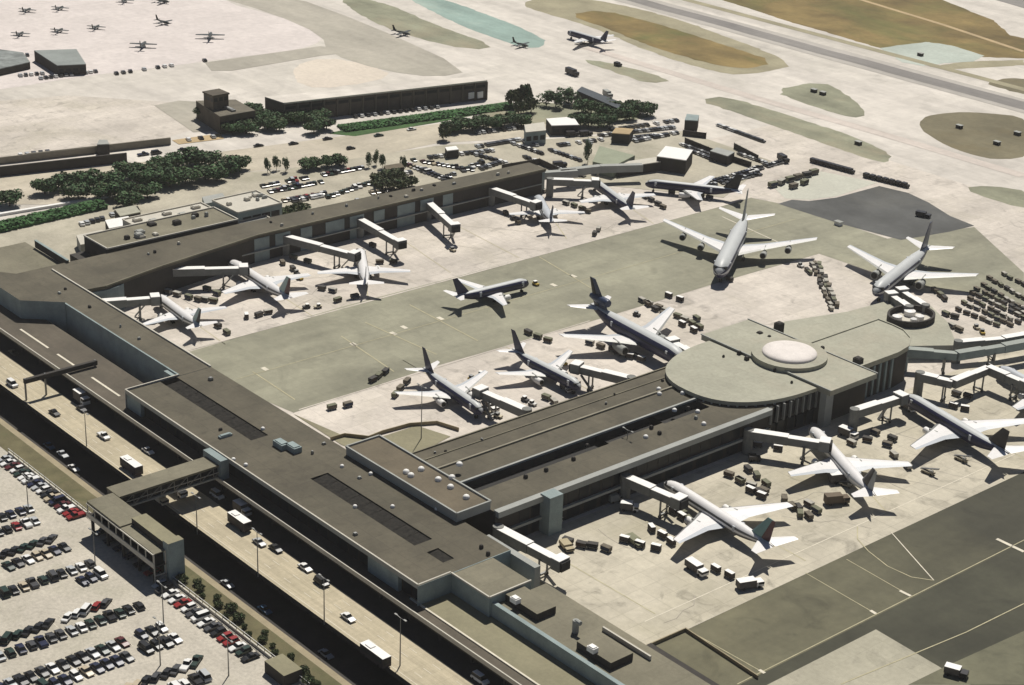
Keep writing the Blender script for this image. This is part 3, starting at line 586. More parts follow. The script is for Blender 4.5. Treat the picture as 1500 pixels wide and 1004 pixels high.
# ------------------------------------------------------------------ car park fence, walkway, bridge
for i, (x0, x1) in enumerate(((-446, -396), (-357.5, -296))):
    fo = thing('car_park_fence', ('pale kerb fence of the car park beyond the stair tower', 'pale kerb fence of the car park before the stair tower')[i], 'fence', group='car park fences')
    b = MB(); b.box(x0, x1, 202.1, 202.5, 0, .8); b.build('kerb_wall', PALE, fo)
    b = MB(); b.box(x0, x1, 202.25, 202.35, 1.6, 1.7); b.build('rail', WHITE, fo)
    n = int((x1-x0)/3)
    for k in range(n+1):
        x = x0+.2+(x1-x0-.4)*k/n; b = MB(); b.box(x-.06, x+.06, 202.24, 202.36, .8, 1.7); b.build('post', STEEL, fo)
BR = thing('pedestrian_bridge', 'covered truss footbridge crossing the roadway to the terminal', 'bridge')
b = MB(); b.box(-395.2, -388.4, 205.9, 239.0, 8.7, 9.3); b.build('roof', ROOFO, BR)
b = MB(); b.box(-395, -388.6, 205.9, 239.0, 5.2, 5.7); b.build('floor_slab', WALLG, BR)
for x in (-394.9, -388.7):
    for k in range(8):
        y0 = 206.2+k*4.1; b = MB(); b.bar((x, y0, 5.7), (x, y0+4.1, 8.7), .22, .22); b.build('truss_diagonal', STEEL, BR)
        b = MB(); b.bar((x, y0, 5.7), (x, y0, 8.7), .2, .2); b.build('truss_post', STEEL, BR)
    b = MB(); b.box(x-.1, x+.1, 206, 239, 6.9, 7.1); b.build('handrail', PALE, BR)
b = MB(); b.box(-394.3, -389.3, 206, 238.9, 5.75, 8.6); b.build('glazing', GLASS, BR)
b = MB(); b.box(-396.5, -387.5, 236.5, 239.1, 5.0, 10.8); b.build('portal', WALLB, BR)
WK = thing('raised_walkway', 'covered walkway on columns above the edge of the car park', 'walkway')
b = MB(); b.box(-391.5, -374.2, 198.1, 205.7, 8.8, 9.3); b.build('roof', ROOFO, WK)
b = MB(); b.box(-391.5, -357.2, 197.9, 205.6, 5.0, 5.4); b.build('floor_slab', WALLD, WK)
b = MB(); b.box(-391.5, -357, 197.7, 197.95, 4.9, 6.3); b.build('parapet', PALE, WK)
b = MB(); b.box(-391.5, -357.4, 197.75, 198.05, 8.5, 8.8); b.build('top_rail', PALE, WK)
b = MB(); b.box(-374, -357.3, 198.1, 201.3, 8.75, 8.95); b.build('stair_canopy', ROOFO, WK)
for k in range(10):
    x = -391+k*3.72; b = MB(); b.box(x-.12, x+.12, 197.8, 198.05, 6.3, 8.5); b.build('frame_post', PALE, WK)
for x in (-390, -382, -374, -366, -358.5):
    for y in (198.3, 204.5):
        b = MB(); b.box(x-.3, x+.3, y, y+.7, 0, 5.0); b.build('column', WALLD, WK)
b = MB(); b.box(-391, -358.8, 205.0, 205.4, 0, 8.75); b.build('added_back_wall', WALLD, WK)  # added wall, there to blacken the space beneath the walkway
b = MB(); b.box(-390.8, -374.5, 199.4, 199.6, 5.4, 8.75); b.build('glazing', GLASS, WK)
b = MB(); b.box(-358.6, -356, 201.4, 205.9, 0, 11.2, 0, 1); b.build('stair_tower', [DECKL, WALLB], WK)
b = MB(); b.box(-374, -358.7, 201.4, 205.6, 8.8, 10.8, 0, 1); b.build('plant_box', [DECKL, WALLD], WK)
for y in (198, 201.2):
    b = MB(); b.bar((-357.3, y, 0), (-357.3, y, 9), .22, .22); b.build('frame_post', PALE, WK)
b = MB(); b.box(-357.4, -357.15, 198, 201.3, 2.6, 2.8); b.build('stair_landing', PALE, WK)
b = MB(); b.bar((-357.2, 198.3, .2), (-357.2, 201, 2.7), 1.2, .2); b.build('stair_flight', STEEL, WK)
b = MB(); b.box(-308, -300, 198, 203, 0, 3.2, 0, 1); o = b.build('pay_booth', [DECKL, WALLD]); tag(o, 'grey pay station roof at the end of the fence row', 'booth')
# sign gantry over the roadway
GN = thing('sign_gantry', 'dark sign gantry spanning the roadway and the drop-off deck', 'sign gantry')
b = MB(); b.box(-476.2, -475, 222.6, 247, 5.6, 7.0); b.build('sign_panel', WALLD, GN)
for y in (222.9, 229.5, 246.5):
    b = MB(); b.box(-475.9, -475.4, y-.22, y+.22, 0 if y < 240 else 5, 7.2); b.build('leg', STEEL, GN)
# street lamps
def lamp(p, h, label, two=True, z0=0):
    q = P(*p, z0) if not isinstance(p, Vector) else p
    o = thing('street_lamp', label, 'lamp post', (q.x, q.y, z0), group='lamp posts'); b = MB(); b.tube((0, 0, 0), (0, 0, h), .17, .09, n=6); b.build('pole', STEEL, o)
    for s_ in ((-1, 1) if two else (1,)):
        b = MB(); b.bar((0, 0, h-.1), (s_*1.5, 0, h+.1), .08, .08); b.box(min(s_*1.3, s_*2.2), max(s_*1.3, s_*2.2), -.22, .22, h, h+.18); b.build('lamp_head', STEEL, o)
for p, h, lb_ in (((127, 655), 11, 'grey lamp post on the roadway edge past the sign gantry'), ((289, 783), 11.5, 'grey lamp post on the roadway edge next to the footbridge shadow'),
      ((378, 845), 13, 'grey lamp post on the roadway edge abreast of the white coach'), ((475, 915), 13, 'grey lamp post on the roadway edge before the white van'), ((586, 975), 13, 'grey lamp post on the roadway edge by the last bus'),
      ((617, 643), 17, 'tall mast on the apron behind the navy-tailed jet'), ((916, 690), 13, 'thin mast rising beside the pier gates'), ((235, 975), 12, 'lamp post at the corner of the sixth car park row'), ((240, 920), 12, 'lamp post at the end of the fifth car park row'),
      ((332, 668), 9, 'short lamp post on the deck beside the bridge portal'), ((42, 752), 11, 'lamp post at the end of the first car park row'), ((140, 835), 11, 'lamp post at the end of the third car park row'), ((335, 990), 10, 'lamp post standing in the open car park aisle')):
    lamp(p, h, lb_)
# ------------------------------------------------------------------ vegetation
def crown_mesh(name, seed, n, leaf, flat=.7, lumps=9, mats=LEAF):
    rd = random.Random(seed); b = MB(); L = [(rd.uniform(-.55, .55), rd.uniform(-.55, .55), rd.uniform(-.25, .4)*flat, rd.uniform(.38, .58)) for _ in range(lumps)]
    for _ in range(n):
        lx, ly, lz, lr = rd.choice(L); d = Vector((rd.gauss(0, 1), rd.gauss(0, 1), rd.gauss(0, 1)+.25)).normalized()*lr*rd.uniform(.62, 1.05)
        p = Vector((lx, ly, lz))+Vector((d.x, d.y, d.z*flat)); a = (d+Vector((rd.uniform(-.7, .7), rd.uniform(-.7, .7), rd.uniform(-.3, .7)))).normalized()
        u = a.orthogonal().normalized(); v = a.cross(u); th = rd.uniform(0, 6.28); u, v = u*math.cos(th)+v*math.sin(th), v*math.cos(th)-u*math.sin(th)
        s_ = leaf*rd.uniform(.6, 1.3); b.quad(p-u*s_, p+v*s_*.7, p+u*s_, p-v*s_*.7, m=0 if rd.random() < .8 else 1)
    return b.data(name, mats)
CROWNS = [crown_mesh('crown', 20+i, 1500, .115, lumps=14) for i in range(4)]
CYP = [crown_mesh('crown', 40+i, 700, .13, flat=1.5, lumps=7) for i in range(2)]
OLV = [crown_mesh('crown', 50+i, 700, .15, mats=[LEAF[1], LEAF[0]]) for i in range(2)]
def trunk_mesh(seed):
    rd = random.Random(seed); b = MB(); b.tube((0, 0, 0), (.02, .01, .75), .065, .045, n=6)
    for k in range(4):
        a = k*1.6+rd.random(); b.tube((.02, .01, .6), (.4*math.cos(a), .4*math.sin(a), 1.05), .035, .015, n=5)
    return b.data('trunk', [BARK])
TRUNKS = [trunk_mesh(i) for i in range(3)]
def tree(px, py, r, h, label, kind=0, group=None, name='ficus_tree', xy=None):
    q = P(px, py) if xy is None else xy
    o = thing(name, label, 'tree', (q.x, q.y, 0), random.random()*6.28, group)
    src = (CROWNS, CYP, OLV)[kind]; c_ = link('crown', random.choice(src), o); c_.location = (0, 0, h*.5); c_.scale = (r, r, h*.62 if kind != 1 else h*.33)
    t = link('trunk', random.choice(TRUNKS), o); t.scale = (r*.9, r*.9, h*.52)
    return o
grove = [(14, 300, 8), (66, 283, 8), (98, 276, 8.5), (130, 274, 9), (163, 272, 8), (190, 262, 9.5), (178, 288, 9), (208, 270, 8), (240, 249, 8), (262, 243, 8), (286, 240, 9), (306, 243, 8.5), (338, 252, 8.5), (352, 246, 7),
         (248, 272, 9), (216, 289, 8), (272, 268, 9), (300, 262, 8), (318, 264, 7.5), (150, 290, 8), (115, 290, 8.5), (190, 302, 8), (230, 262, 9)]
for i, (x, y, r_) in enumerate(grove):
    tree(x, y+2, r_*.74, r_*.9, f'broad dark green tree, {ordw(i)} counted along the boulevard grove', 0, 'broad trees in the boulevard grove')
hg = [(325, 185), (345, 183), (368, 186), (385, 180), (402, 184), (415, 178), (432, 182), (445, 176), (462, 184), (470, 178), (340, 197), (360, 196), (460, 196), (478, 190), (405, 192), (392, 190), (322, 176), (346, 174), (372, 170), (300, 174)]
for i, (x, y) in enumerate(hg):
    tree(x, y, 5.2, 6.5, f'dark bushy tree, {ordw(i)} of the clump in front of the hangar', 0, 'trees by the hangar')
rw = [(660, 195), (676, 191), (692, 192), (708, 188), (722, 190), (738, 186), (752, 183), (764, 186)]
for i, (x, y) in enumerate(rw):
    tree(x, y, 5.2, 6.5, f'rounded dark tree, {ordw(i)} in the hedge row along the boulevard', 0, 'hedge row trees')
tree(649, 206, 3.5, 9, 'lone bushy palm-like tree at the start of the hedge row', 2)
gv = [(800, 156, 1), (814, 158, 1), (826, 150, 1), (838, 156, 1), (852, 166, 0), (866, 168, 0), (882, 172, 0), (896, 164, 0), (910, 168, 0), (924, 166, 0), (938, 168, 0), (948, 170, 0), (904, 178, 0), (922, 176, 0), (846, 186, 0), (862, 186, 0), (876, 188, 0), (890, 186, 0)]
for i, (x, y, k) in enumerate(gv):
    tree(x, y, 4.9 if not k else 4.6, 7 if not k else 9, f'dark green tree, {ordw(i)} in the dense grove near the taxiway', k, 'grove near the taxiway')
for i, (x, y, r_, h) in enumerate(((752, 158, 4, 11), (770, 156, 4.4, 12), (760, 168, 4, 8), (778, 166, 4, 9))):
    tree(x, y, r_, h, f'olive brown loose-crowned tree, {ORD[i]} of four on the lawn end', 2, 'olive brown trees', 'olive_tree')
for i, (x, y) in enumerate(((392, 254), (405, 250), (418, 252), (540, 246), (551, 243), (560, 247), (590, 250))):
    tree(x, y, 1.9, 7.5, f'slim dark palm, {ORD[i]} along the staff car park kerb', 1, 'slim palms', 'palm_tree')
for i, (x, y, k) in enumerate(((450, 250, 0), (464, 247, 0), (480, 245, 0), (497, 243, 0), (552, 270, 2), (566, 268, 2), (580, 266, 2), (598, 274, 2), (560, 278, 2), (576, 277, 2), (410, 320, 2), (425, 318, 2), (437, 314, 2), (585, 278, 2))):
    tree(x, y, 4.2, 5.5, f'small rounded tree, {ordw(i)} around the staff car park', k, 'staff car park trees')
tree(861, 240, 2.2, 12, 'tall narrow dark cypress beside the grey-green workshop', 1, name='cypress_tree')
for i in range(22):                            # shrubs along the planted verge
    x = -356+i*2.9+random.uniform(-.9, .9); q = Vector((x, 204.6+random.uniform(-1.2, 2.2)))
    o = thing('verge_shrub', f'low green shrub, {ordw(i)} along the fence verge from the stair tower', 'shrub', (q.x, q.y, 0), random.random()*6, 'shrubs on the verge')
    s_ = random.uniform(.8, 1.9); c_ = link('foliage', random.choice(OLV), o); c_.scale = (s_, s_, s_); c_.location = (0, 0, s_*.7); t = link('stem', random.choice(TRUNKS), o); t.scale = (s_, s_, s_*.9)
def hedge(label, px, w, h):
    a, c_ = P(*px[0]), P(*px[1]); L = (c_-a).length; rd = random.Random(len(label)); b = MB(); d = (c_-a)/L; s_ = Vector((-d.y, d.x))
    for _ in range(int(L*w*5)):
        t = rd.uniform(0, L); u = rd.uniform(-w/2, w/2); z = h*(1-(abs(u)*2/w)**3*.5)*rd.uniform(.55, 1); q = a+d*t+s_*u; r_ = rd.uniform(.35, .8)
        n_ = Vector((rd.uniform(-.6, .6), rd.uniform(-.6, .6), 1)).normalized(); e = n_.orthogonal().normalized()*r_; g = n_.cross(e)
        p = Vector((q.x, q.y, z)); b.quad(p-e, p+g, p+e, p-g)
    b.bar((*a, h*.25), (*c_, h*.25), w*.9, h*.5); o = b.build('hedge', M('hedge_leaf', (.04, .115, .028), rough=.8, var=.45, scale=.25)); tag(o, label, 'hedge')
hedge('thick clipped green hedge bank beside the white boulevard kerb', ((-10, 338), (150, 302)), 9, 2.6)
hedge('long low green hedge strip along the lawn behind the boulevard', ((500, 190), (752, 156)), 10, 1.5)
a, c_ = P(-10, 318), P(158, 290); b = MB(); b.bar((*a, .5), (*c_, .5), 1.6, 1.0); tag(b.build('boulevard_barrier', WHITE), 'white concrete barrier curving along the hedge', 'barrier')
# ------------------------------------------------------------------ aircraft
def aircraft(name, label, nose, tail, L, span, Rf, hg_, engines, fin_c, top, belly, stripe=None, finh=None, wide=False, low=False, wing_sweep=30, tri=False, fin2=None, group=None, chord=.22, ttail=False, nosez=None):
    n0, t0 = P(*nose, Rf+hg_), P(*tail, Rf*1.3+hg_); d = (n0-t0).normalized(); mid = n0-d*L/2
    o = thing(name, label, 'airliner', (mid.x, mid.y, 0), math.atan2(d.y, d.x), group)
    zc = Rf+hg_; NS = 18; rs = []; st = []
    for k in range(25):
        t = k/24; t = t if t > .16 else t
        st.append(t)
    st = [0, .006, .02, .045, .08, .12]+[.12+.56*k/8 for k in range(1, 9)]+[.74, .80, .86, .92, .97, 1.0]
    for t in st:
        if t < .12: u = 1-t/.12; r_ = Rf*math.sqrt(max(0.0, 1-u**2.1)); r_ = max(r_, .06*Rf); z = zc-.22*Rf*u
        elif t > .68: u = (t-.68)/.32; r_ = Rf*(1-.90*u**1.45); z = zc+(Rf-r_)*.72
        else: r_ = Rf; z = zc
        x = L/2-t*L
        rs.append([(x, r_*math.sin(2*math.pi*i/NS), z-r_*math.cos(2*math.pi*i/NS)) for i in range(NS)])
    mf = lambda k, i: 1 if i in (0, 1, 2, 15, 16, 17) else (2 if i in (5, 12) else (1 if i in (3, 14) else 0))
    if low: mf = lambda k, i: 1 if i < 7 or i > 10 else 0  # navy livery, carried up the flanks to paint in their shade
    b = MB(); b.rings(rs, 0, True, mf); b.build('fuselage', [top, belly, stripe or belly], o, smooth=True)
    b = MB(); b.prism([(L/2-.033*L, -.62*Rf), (L/2-.045*L, -.80*Rf), (L/2-.052*L, -.80*Rf), (L/2-.046*L, 0), (L/2-.052*L, .80*Rf), (L/2-.045*L, .80*Rf), (L/2-.033*L, .62*Rf), (L/2-.026*L, 0)], zc+.18*Rf, zc+.50*Rf); b.build('cockpit_window', GLASS, o)
    def surf(nm, root, tip, mats, y0, thick=.11, vertical=False, mid_=None, segmat=None):
        # root/tip: (x leading edge, chord, span coord, z)
        secs = [root]+([mid_] if mid_ else [])+[tip]; rr = []
        for (xl, c, yy, z) in secs:
            prof = [(0, 0), (.12, .8), (.4, 1), (.75, .55), (1, .04), (.75, -.35), (.4, -.6), (.12, -.5)]
            ring = []
            for a, t in prof:
                tt = t*c*thick/2
                ring.append((xl-a*c, tt, z) if vertical else (xl-a*c, yy, z+tt))
            rr.append(ring)
        b = MB(); b.rings(rr, 0, True, segmat); return b.build(nm, mats, o)
    for s_ in (1, -1):
        b = MB(); zz = zc+Rf*.28; yy = math.sqrt(Rf*Rf-(zz-zc)**2)+.02
        b.box(-L*.20, L*.385, min(s_*yy, s_*(yy-.3)), max(s_*yy, s_*(yy-.3)), zz-.16, zz+.16); b.build('window_line', GLASS, o)
        for dx in (.37, -.205):
            b = MB(); b.box(L*dx, L*dx+.9, min(s_*(yy+.02), s_*(yy-.3)), max(s_*(yy+.02), s_*(yy-.3)), zz-1.0, zz+.7); b.build('cabin_door', PG, o)
    sw = math.tan(R(wing_sweep)); hs = span/2; cr = chord*L; wx = L*(.045 if wide else .03)
    zw = hg_+Rf*.55
    for s_ in (1, -1):
        y0 = Rf*.7; yk = hs*.36
        surf('wing', (wx+cr*.42, cr*1.12, s_*y0, zw), (wx+cr*.42-sw*(hs-y0)-cr*.03, cr*.29, s_*hs, zw+hs*.095), [PW, PG, STEEL], 0, segmat=lambda k, i: 1 if i in (3, 4) else (2 if i in (0, 7) else 0),
             mid_=(wx+cr*.42-sw*(yk-y0)*1.15, cr*.68, s_*yk, zw+yk*.08))
        for (ey, er, el) in engines:
            y = hs*ey; xl = wx+cr*.42-sw*(y-y0)*1.12; zn = zw+y*.085-er*1.25
            b = MB(); pr_ = [(0, .80), (.04, 1), (.35, 1.02), (.7, .86), (1, .55)]
            b.rings([[(xl+el*.55-el*t, s_*y+er*q*math.sin(i*math.pi/6), zn-er*q*math.cos(i*math.pi/6)) for i in range(12)] for t, q in pr_], 0, True, None); e = b.build('engine', [WHITE if not wide else WALLG], o, smooth=True)
            b = MB(); b.tube((xl+el*.56, s_*y, zn), (xl+el*.5, s_*y, zn), er*.78, n=12); b.build('intake', RUB, e)
            b = MB(); b.bar((xl+el*.1, s_*y, zn+er*.9), (xl-cr*.3, s_*y, zn+er*1.3), .35, er*.8); b.build('pylon', WALLG, o)
        # tailplane
        ty = hs*.37; zt = zc+Rf*.62; tx = -L/2+L*.115; tc = cr*.56
        if ttail: zt = finh-.6; tx -= L*.04
        surf('tailplane', (tx, tc, s_*(Rf*.25 if not ttail else .1), zt), (tx-ty*math.tan(R(33)), tc*.36, s_*ty, zt+ty*.10), [PW], 0)
    fh = finh or (zc+Rf+L*.16); fx = -L/2+L*.20; fc = L*.155; zb = zc+Rf*.72
    surf('tail_fin', (fx, fc*1.05, 0, zb), (fx-(fh-zb)*.86, fc*.40, 0, fh), [fin_c], 0, vertical=True, thick=.09)
    if fin2: surf('rudder', (fx-fc*.62, fc*.47, 0, zb+.5), (fx-(fh-zb)*.86-fc*.24, fc*.18, 0, fh-.05), [fin2], 0, vertical=True, thick=.32)
    if tri:
        b = MB(); b.rings([[(x, 1.5*q*math.sin(i*math.pi/6), zc+Rf*1.75-1.5*q*math.cos(i*math.pi/6)) for i in range(12)] for x, q in ((-L/2+L*.19, .85), (-L/2+L*.17, 1), (-L/2+L*.06, .95), (-L/2+L*.0, .6))]); b.build('tail_engine', [fin_c], o, smooth=True)
    for (gx, gy) in ((L*.41, 0), (-.2, Rf*1.35), (-.2, -Rf*1.35)):
        b = MB(); b.tube((gx, gy, .5), (gx, gy, hg_+Rf*.5), .16, n=6, m=1); wr = .5 if not wide else .65
        for dx in ((0,) if gy == 0 else (-.6, .6)):
            for dy in (-.32, .32): b.tube((gx+dx, gy+dy-.13, wr), (gx+dx, gy+dy+.13, wr), wr, n=10, m=0)
        b.build('landing_gear', [RUB, STEEL], o)
    return o
def paint(n, c, r_=.35): return M(n, c, rough=r_, var=.04, scale=.4, obj=True, fine=.02)
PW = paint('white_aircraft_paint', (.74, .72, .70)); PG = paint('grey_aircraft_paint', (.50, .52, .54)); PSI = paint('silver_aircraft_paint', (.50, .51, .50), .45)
NAVY = paint('navy_paint', (.025, .025, .06)); MAR = paint('maroon_paint', (.09, .03, .035)); TEALP = paint('teal_paint', (.13, .25, .25)); BLK = paint('black_paint', (.02, .018, .02)); DBL = paint('dark_blue_paint', (.03, .045, .09)); GBEL = paint('shaded_grey_belly_paint', (.16, .155, .15)); MID = paint('mid_blue_paint', (.08, .12, .2)); LTEAL = paint('pale_teal_paint', (.32, .42, .40))  # the belly grey is darkened to paint in underside shade
E2 = [(.33, 1.05, 4.6)]
aircraft('twin_jet', 'white twin jet with teal and maroon tail next to the empty pier bridge', (974, 706), (1133, 804), 45, 40, 1.95, 1.6, E2, TEALP, PW, GBEL, finh=12.0, fin2=MAR)
aircraft('twin_jet', 'white twin jet with dark grey tail, trucks clustered behind its wing', (1188, 627), (1282, 730), 46, 37, 1.95, 1.6, E2, BLK, PW, PG, finh=11.8, fin2=WALLG)
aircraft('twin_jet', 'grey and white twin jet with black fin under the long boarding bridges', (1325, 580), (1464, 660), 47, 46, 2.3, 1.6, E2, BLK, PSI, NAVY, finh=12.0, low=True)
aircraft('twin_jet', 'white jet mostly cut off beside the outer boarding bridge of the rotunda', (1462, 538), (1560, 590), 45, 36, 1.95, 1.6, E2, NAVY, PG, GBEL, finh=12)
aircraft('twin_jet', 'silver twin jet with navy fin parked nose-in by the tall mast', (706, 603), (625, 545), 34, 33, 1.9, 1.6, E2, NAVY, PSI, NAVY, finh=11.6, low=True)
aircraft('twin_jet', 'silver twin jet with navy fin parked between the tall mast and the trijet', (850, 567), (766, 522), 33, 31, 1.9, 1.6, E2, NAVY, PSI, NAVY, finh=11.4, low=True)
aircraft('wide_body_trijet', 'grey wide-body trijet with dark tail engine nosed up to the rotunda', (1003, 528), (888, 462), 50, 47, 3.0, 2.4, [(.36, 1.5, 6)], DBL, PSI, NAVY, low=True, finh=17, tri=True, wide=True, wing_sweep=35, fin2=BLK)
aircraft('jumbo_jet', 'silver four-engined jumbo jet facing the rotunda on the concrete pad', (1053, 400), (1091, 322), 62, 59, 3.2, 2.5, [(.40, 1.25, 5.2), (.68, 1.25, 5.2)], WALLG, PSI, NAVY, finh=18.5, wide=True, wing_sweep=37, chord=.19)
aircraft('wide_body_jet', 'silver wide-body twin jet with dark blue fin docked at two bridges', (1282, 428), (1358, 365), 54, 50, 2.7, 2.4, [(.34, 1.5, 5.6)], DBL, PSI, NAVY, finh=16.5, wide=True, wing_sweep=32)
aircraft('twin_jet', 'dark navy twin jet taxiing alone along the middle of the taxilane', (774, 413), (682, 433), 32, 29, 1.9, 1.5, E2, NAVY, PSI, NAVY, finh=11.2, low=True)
aircraft('twin_jet', 'white jet at the corner stand below the curved stair', (230, 434), (289, 476), 34, 30, 1.8, 1.5, E2, LTEAL, PW, GBEL, finh=10.5, fin2=BLK)
aircraft('twin_jet', 'long white jet with pale teal fin at the straight boarding bridge', (336, 383), (428, 440), 45, 34, 1.95, 1.6, E2, LTEAL, PW, GBEL, finh=11.8, fin2=MAR)
aircraft('twin_jet', 'white jet seen tail-on with a dark fin shadow by the far pier', (527, 366), (537, 420), 38, 33, 1.9, 1.6, E2, PW, PW, GBEL, finh=11)
aircraft('twin_jet', 'pale green-tailed jet at the far pier end, bridge at its nose', (787, 288), (812, 332), 34, 30, 1.9, 1.6, E2, DBL, PG, GBEL, finh=11)
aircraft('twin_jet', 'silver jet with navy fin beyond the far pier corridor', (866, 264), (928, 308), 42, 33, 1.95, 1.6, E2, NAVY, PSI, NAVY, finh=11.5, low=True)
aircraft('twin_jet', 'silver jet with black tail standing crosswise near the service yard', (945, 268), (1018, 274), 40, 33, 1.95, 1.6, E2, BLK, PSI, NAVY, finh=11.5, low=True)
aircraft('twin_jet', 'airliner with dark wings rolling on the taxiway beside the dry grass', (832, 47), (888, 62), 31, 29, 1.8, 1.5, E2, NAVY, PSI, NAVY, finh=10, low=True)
# light aircraft on the far ramp
proto = None
for i, (x, y, rz, sc) in enumerate(((40, 18, 2.2, 1), (88, 15, 2.2, 1), (30, 53, 2.3, 1), (87, 48, 2.2, 1), (141, 43, 2.25, 1), (183, 4, 2.3, 1), (210, 70, 2.4, 1.35), (308, 57, 2.5, 1.45), (240, 36, .2, 1.1), (238, 5, .5, 1.1), (590, 52, .3, 1.2), (764, 69, .2, 1.1))):
    q = P(x, y)
    lb_ = f'dark light aircraft, {ORD[i]} counted across the far ramp' if i < 10 else ('small dark plane on the taxiway behind the teal shoulder', 'small dark plane near the rounded end of the teal shoulder')[i-10]
    if proto is None:
        o = thing('light_aircraft', lb_, 'small plane', (q.x, q.y, 0), rz, 'light aircraft on the far ramp'); g1 = paint('drab_paint', (.06, .065, .06))
        b = MB(); b.rings([[(x_, r_*math.sin(k*math.pi/4), 1.7+dz-r_*math.cos(k*math.pi/4)) for k in range(8)] for x_, r_, dz in ((6, .2, 0), (4.8, .8, 0), (1, 1.0, .1), (-3, .7, .2), (-7.5, .2, .5))]); b.build('fuselage', g1, o)
        for s_ in (1, -1):
            b = MB(); b.prism([(2, 0), (1.2, s_*7.5), (-.2, s_*7.5), (-1, 0)], 1.9, 2.1); b.build('wing', g1, o)
            b = MB(); b.prism([(-6, 0), (-6.6, s_*2.8), (-7.6, s_*2.8), (-7.6, 0)], 2.2, 2.35); b.build('tailplane', g1, o)
        b = MB(); b.quad((-5.2, .08, 2.2), (-7.6, .08, 2.3), (-8.4, .08, 5.6), (-7.3, .08, 5.6)); b.quad((-5.2, -.08, 2.2), (-7.6, -.08, 2.3), (-8.4, -.08, 5.6), (-7.3, -.08, 5.6)); b.bar((-6.4, 0, 2.2), (-7.85, 0, 5.5), .16, 1.3); b.build('tail_fin', g1, o)
        for gx, gy in ((3.5, 0), (-.5, 1.3), (-.5, -1.3)):
            b = MB(); b.tube((gx, gy, 0), (gx, gy, 1.2), .2, n=6); b.build('landing_gear', RUB, o)
        proto = o
    else:
        o = copy_tree(proto); o.location = (q.x, q.y, 0); o.rotation_euler.z = rz; tag(o, lb_, 'small plane', 'light aircraft on the far ramp')
    o.scale = (sc*.7,)*3
# ------------------------------------------------------------------ boarding bridges
BSIDE = M('bridge_side_panel', (.19, .19, .175), var=.12, scale=.5)
def jet_bridge(label, pts, roofm=WHITE, wallm=BSIDE, z=5.2, cab=True):
    Q = [P(*p, z+2.4) for p in pts]; o = thing('boarding_bridge', label, 'boarding bridge', group='boarding bridges')
    b = MB(); b.tube((*Q[0], 0), (*Q[0], z+2.7), 1.5, n=14); b.build('rotunda_column', wallm, o)
    for k, (a, c_) in enumerate(zip(Q, Q[1:])):
        m_ = a+(c_-a)*.55
        for nm, p, q, w, h in (('outer_tunnel', a, m_, 2.7, 2.6), ('inner_tunnel', m_, c_, 2.3, 2.3)):
            b = MB(); b.bar((*p, z+h/2-.2), (*q, z+h/2-.2), w, h); b.build(nm, wallm, o)
            b = MB(); b.bar((*p, z+h-.12), (*q, z+h-.12), w+.1, .12); b.build('roof_panel', roofm, o)
        p = a+(c_-a)*.78; d = (c_-a).normalized(); n_ = Vector((-d.y, d.x))
        b = MB()
        for s_ in (1, -1): b.tube((*(p+n_*s_*1.5), .4), (*(p+n_*s_*1.5), z+.3), .28, n=8)
        b.bar((*(p-n_*1.8), .9), (*(p+n_*1.8), .9), .5, .5)
        for s_ in (1, -1): b.tube((*(p+n_*(s_*1.5-.2)), .5), (*(p+n_*(s_*1.5+.2)), .5), .5, n=10, m=1)
        b.build('drive_leg', [STEEL, RUB], o)
    if cab:
        a, c_ = Q[-2], Q[-1]; d = (c_-a).normalized(); b = MB(); b.bar((*(c_-d*.4), z+1.3), (*(c_+d*2.6), z+1.3), 3.9, 3.1); b.build('cab', wallm, o)
        b = MB(); b.bar((*(c_-d*.4), z+2.95), (*(c_+d*2.7), z+2.95), 4.0, .2); b.build('cab_roof', roofm, o)
        b = MB(); b.bar((*(c_+d*2.6), z+1.2), (*(c_+d*3.2), z+1.2), 3.2, 2.5); b.build('bellows', RUB, o)
        p = c_-d*1.2; n_ = Vector((-d.y, d.x)); b = MB(); b.bar((*(p+n_*1.8), z), (*(p+n_*1.8-d*4.5), .2), 1.0, .25); b.build('service_stair', STEEL, o)
for lb_, pts in (('white-roofed boarding bridge standing empty by the pier stair tower', ((730, 772), (816, 817))), ('white-roofed boarding bridge to the teal-tailed jet', ((917, 697), (990, 728))),
        ('white-roofed boarding bridge to the jet with trucks behind its wing', ((1097, 630), (1203, 646))), ('short boarding bridge to the black-finned grey jet', ((1252, 600), (1316, 580))),
        ('boarding bridge beside the mast reaching the navy-finned jet', ((772, 600), (708, 572))), ('boarding bridge to the navy-finned jet next to the trijet', ((925, 553), (850, 535))),
        ('boarding bridge hugging the nose of the wide-body trijet', ((1014, 516), (988, 500))), ('slanting boarding bridge to the forward door of the blue-finned wide-body', ((1332, 449), (1308, 432))), ('slanting boarding bridge to the rear door of the blue-finned wide-body', ((1356, 447), (1324, 426))),
        ('boarding bridge to the jet at the corner stand', ((140, 441), (222, 435))), ('short white boarding bridge stub by the curved stair', ((144, 407), (130, 434))), ('long straight boarding bridge to the teal-finned far jet', ((236, 394), (352, 391))),
        ('boarding bridge to the tail-on white jet at the far pier', ((418, 345), (515, 370))), ('empty boarding bridge in the middle of the far pier', ((527, 320), (584, 352))), ('empty boarding bridge toward the end of the far pier', ((627, 295), (664, 328))),
        ('boarding bridge to the pale jet at the far pier end', ((720, 275), (782, 296))), ('far boarding bridge reaching the silver jet past the corridor', ((806, 262), (868, 264)))):
    jet_bridge(lb_, pts)
jet_bridge('long zigzag boarding bridge from the rotunda to the cut-off jet', ((1348, 546), (1396, 557), (1448, 536), (1500, 558)))
jet_bridge('blue-grey boarding bridge leaving the rotunda gallery', ((1326, 510), (1402, 516), (1470, 505), (1540, 492)), wallm=WALLB, roofm=M('grey_green_roof', (.30, .32, .29)))
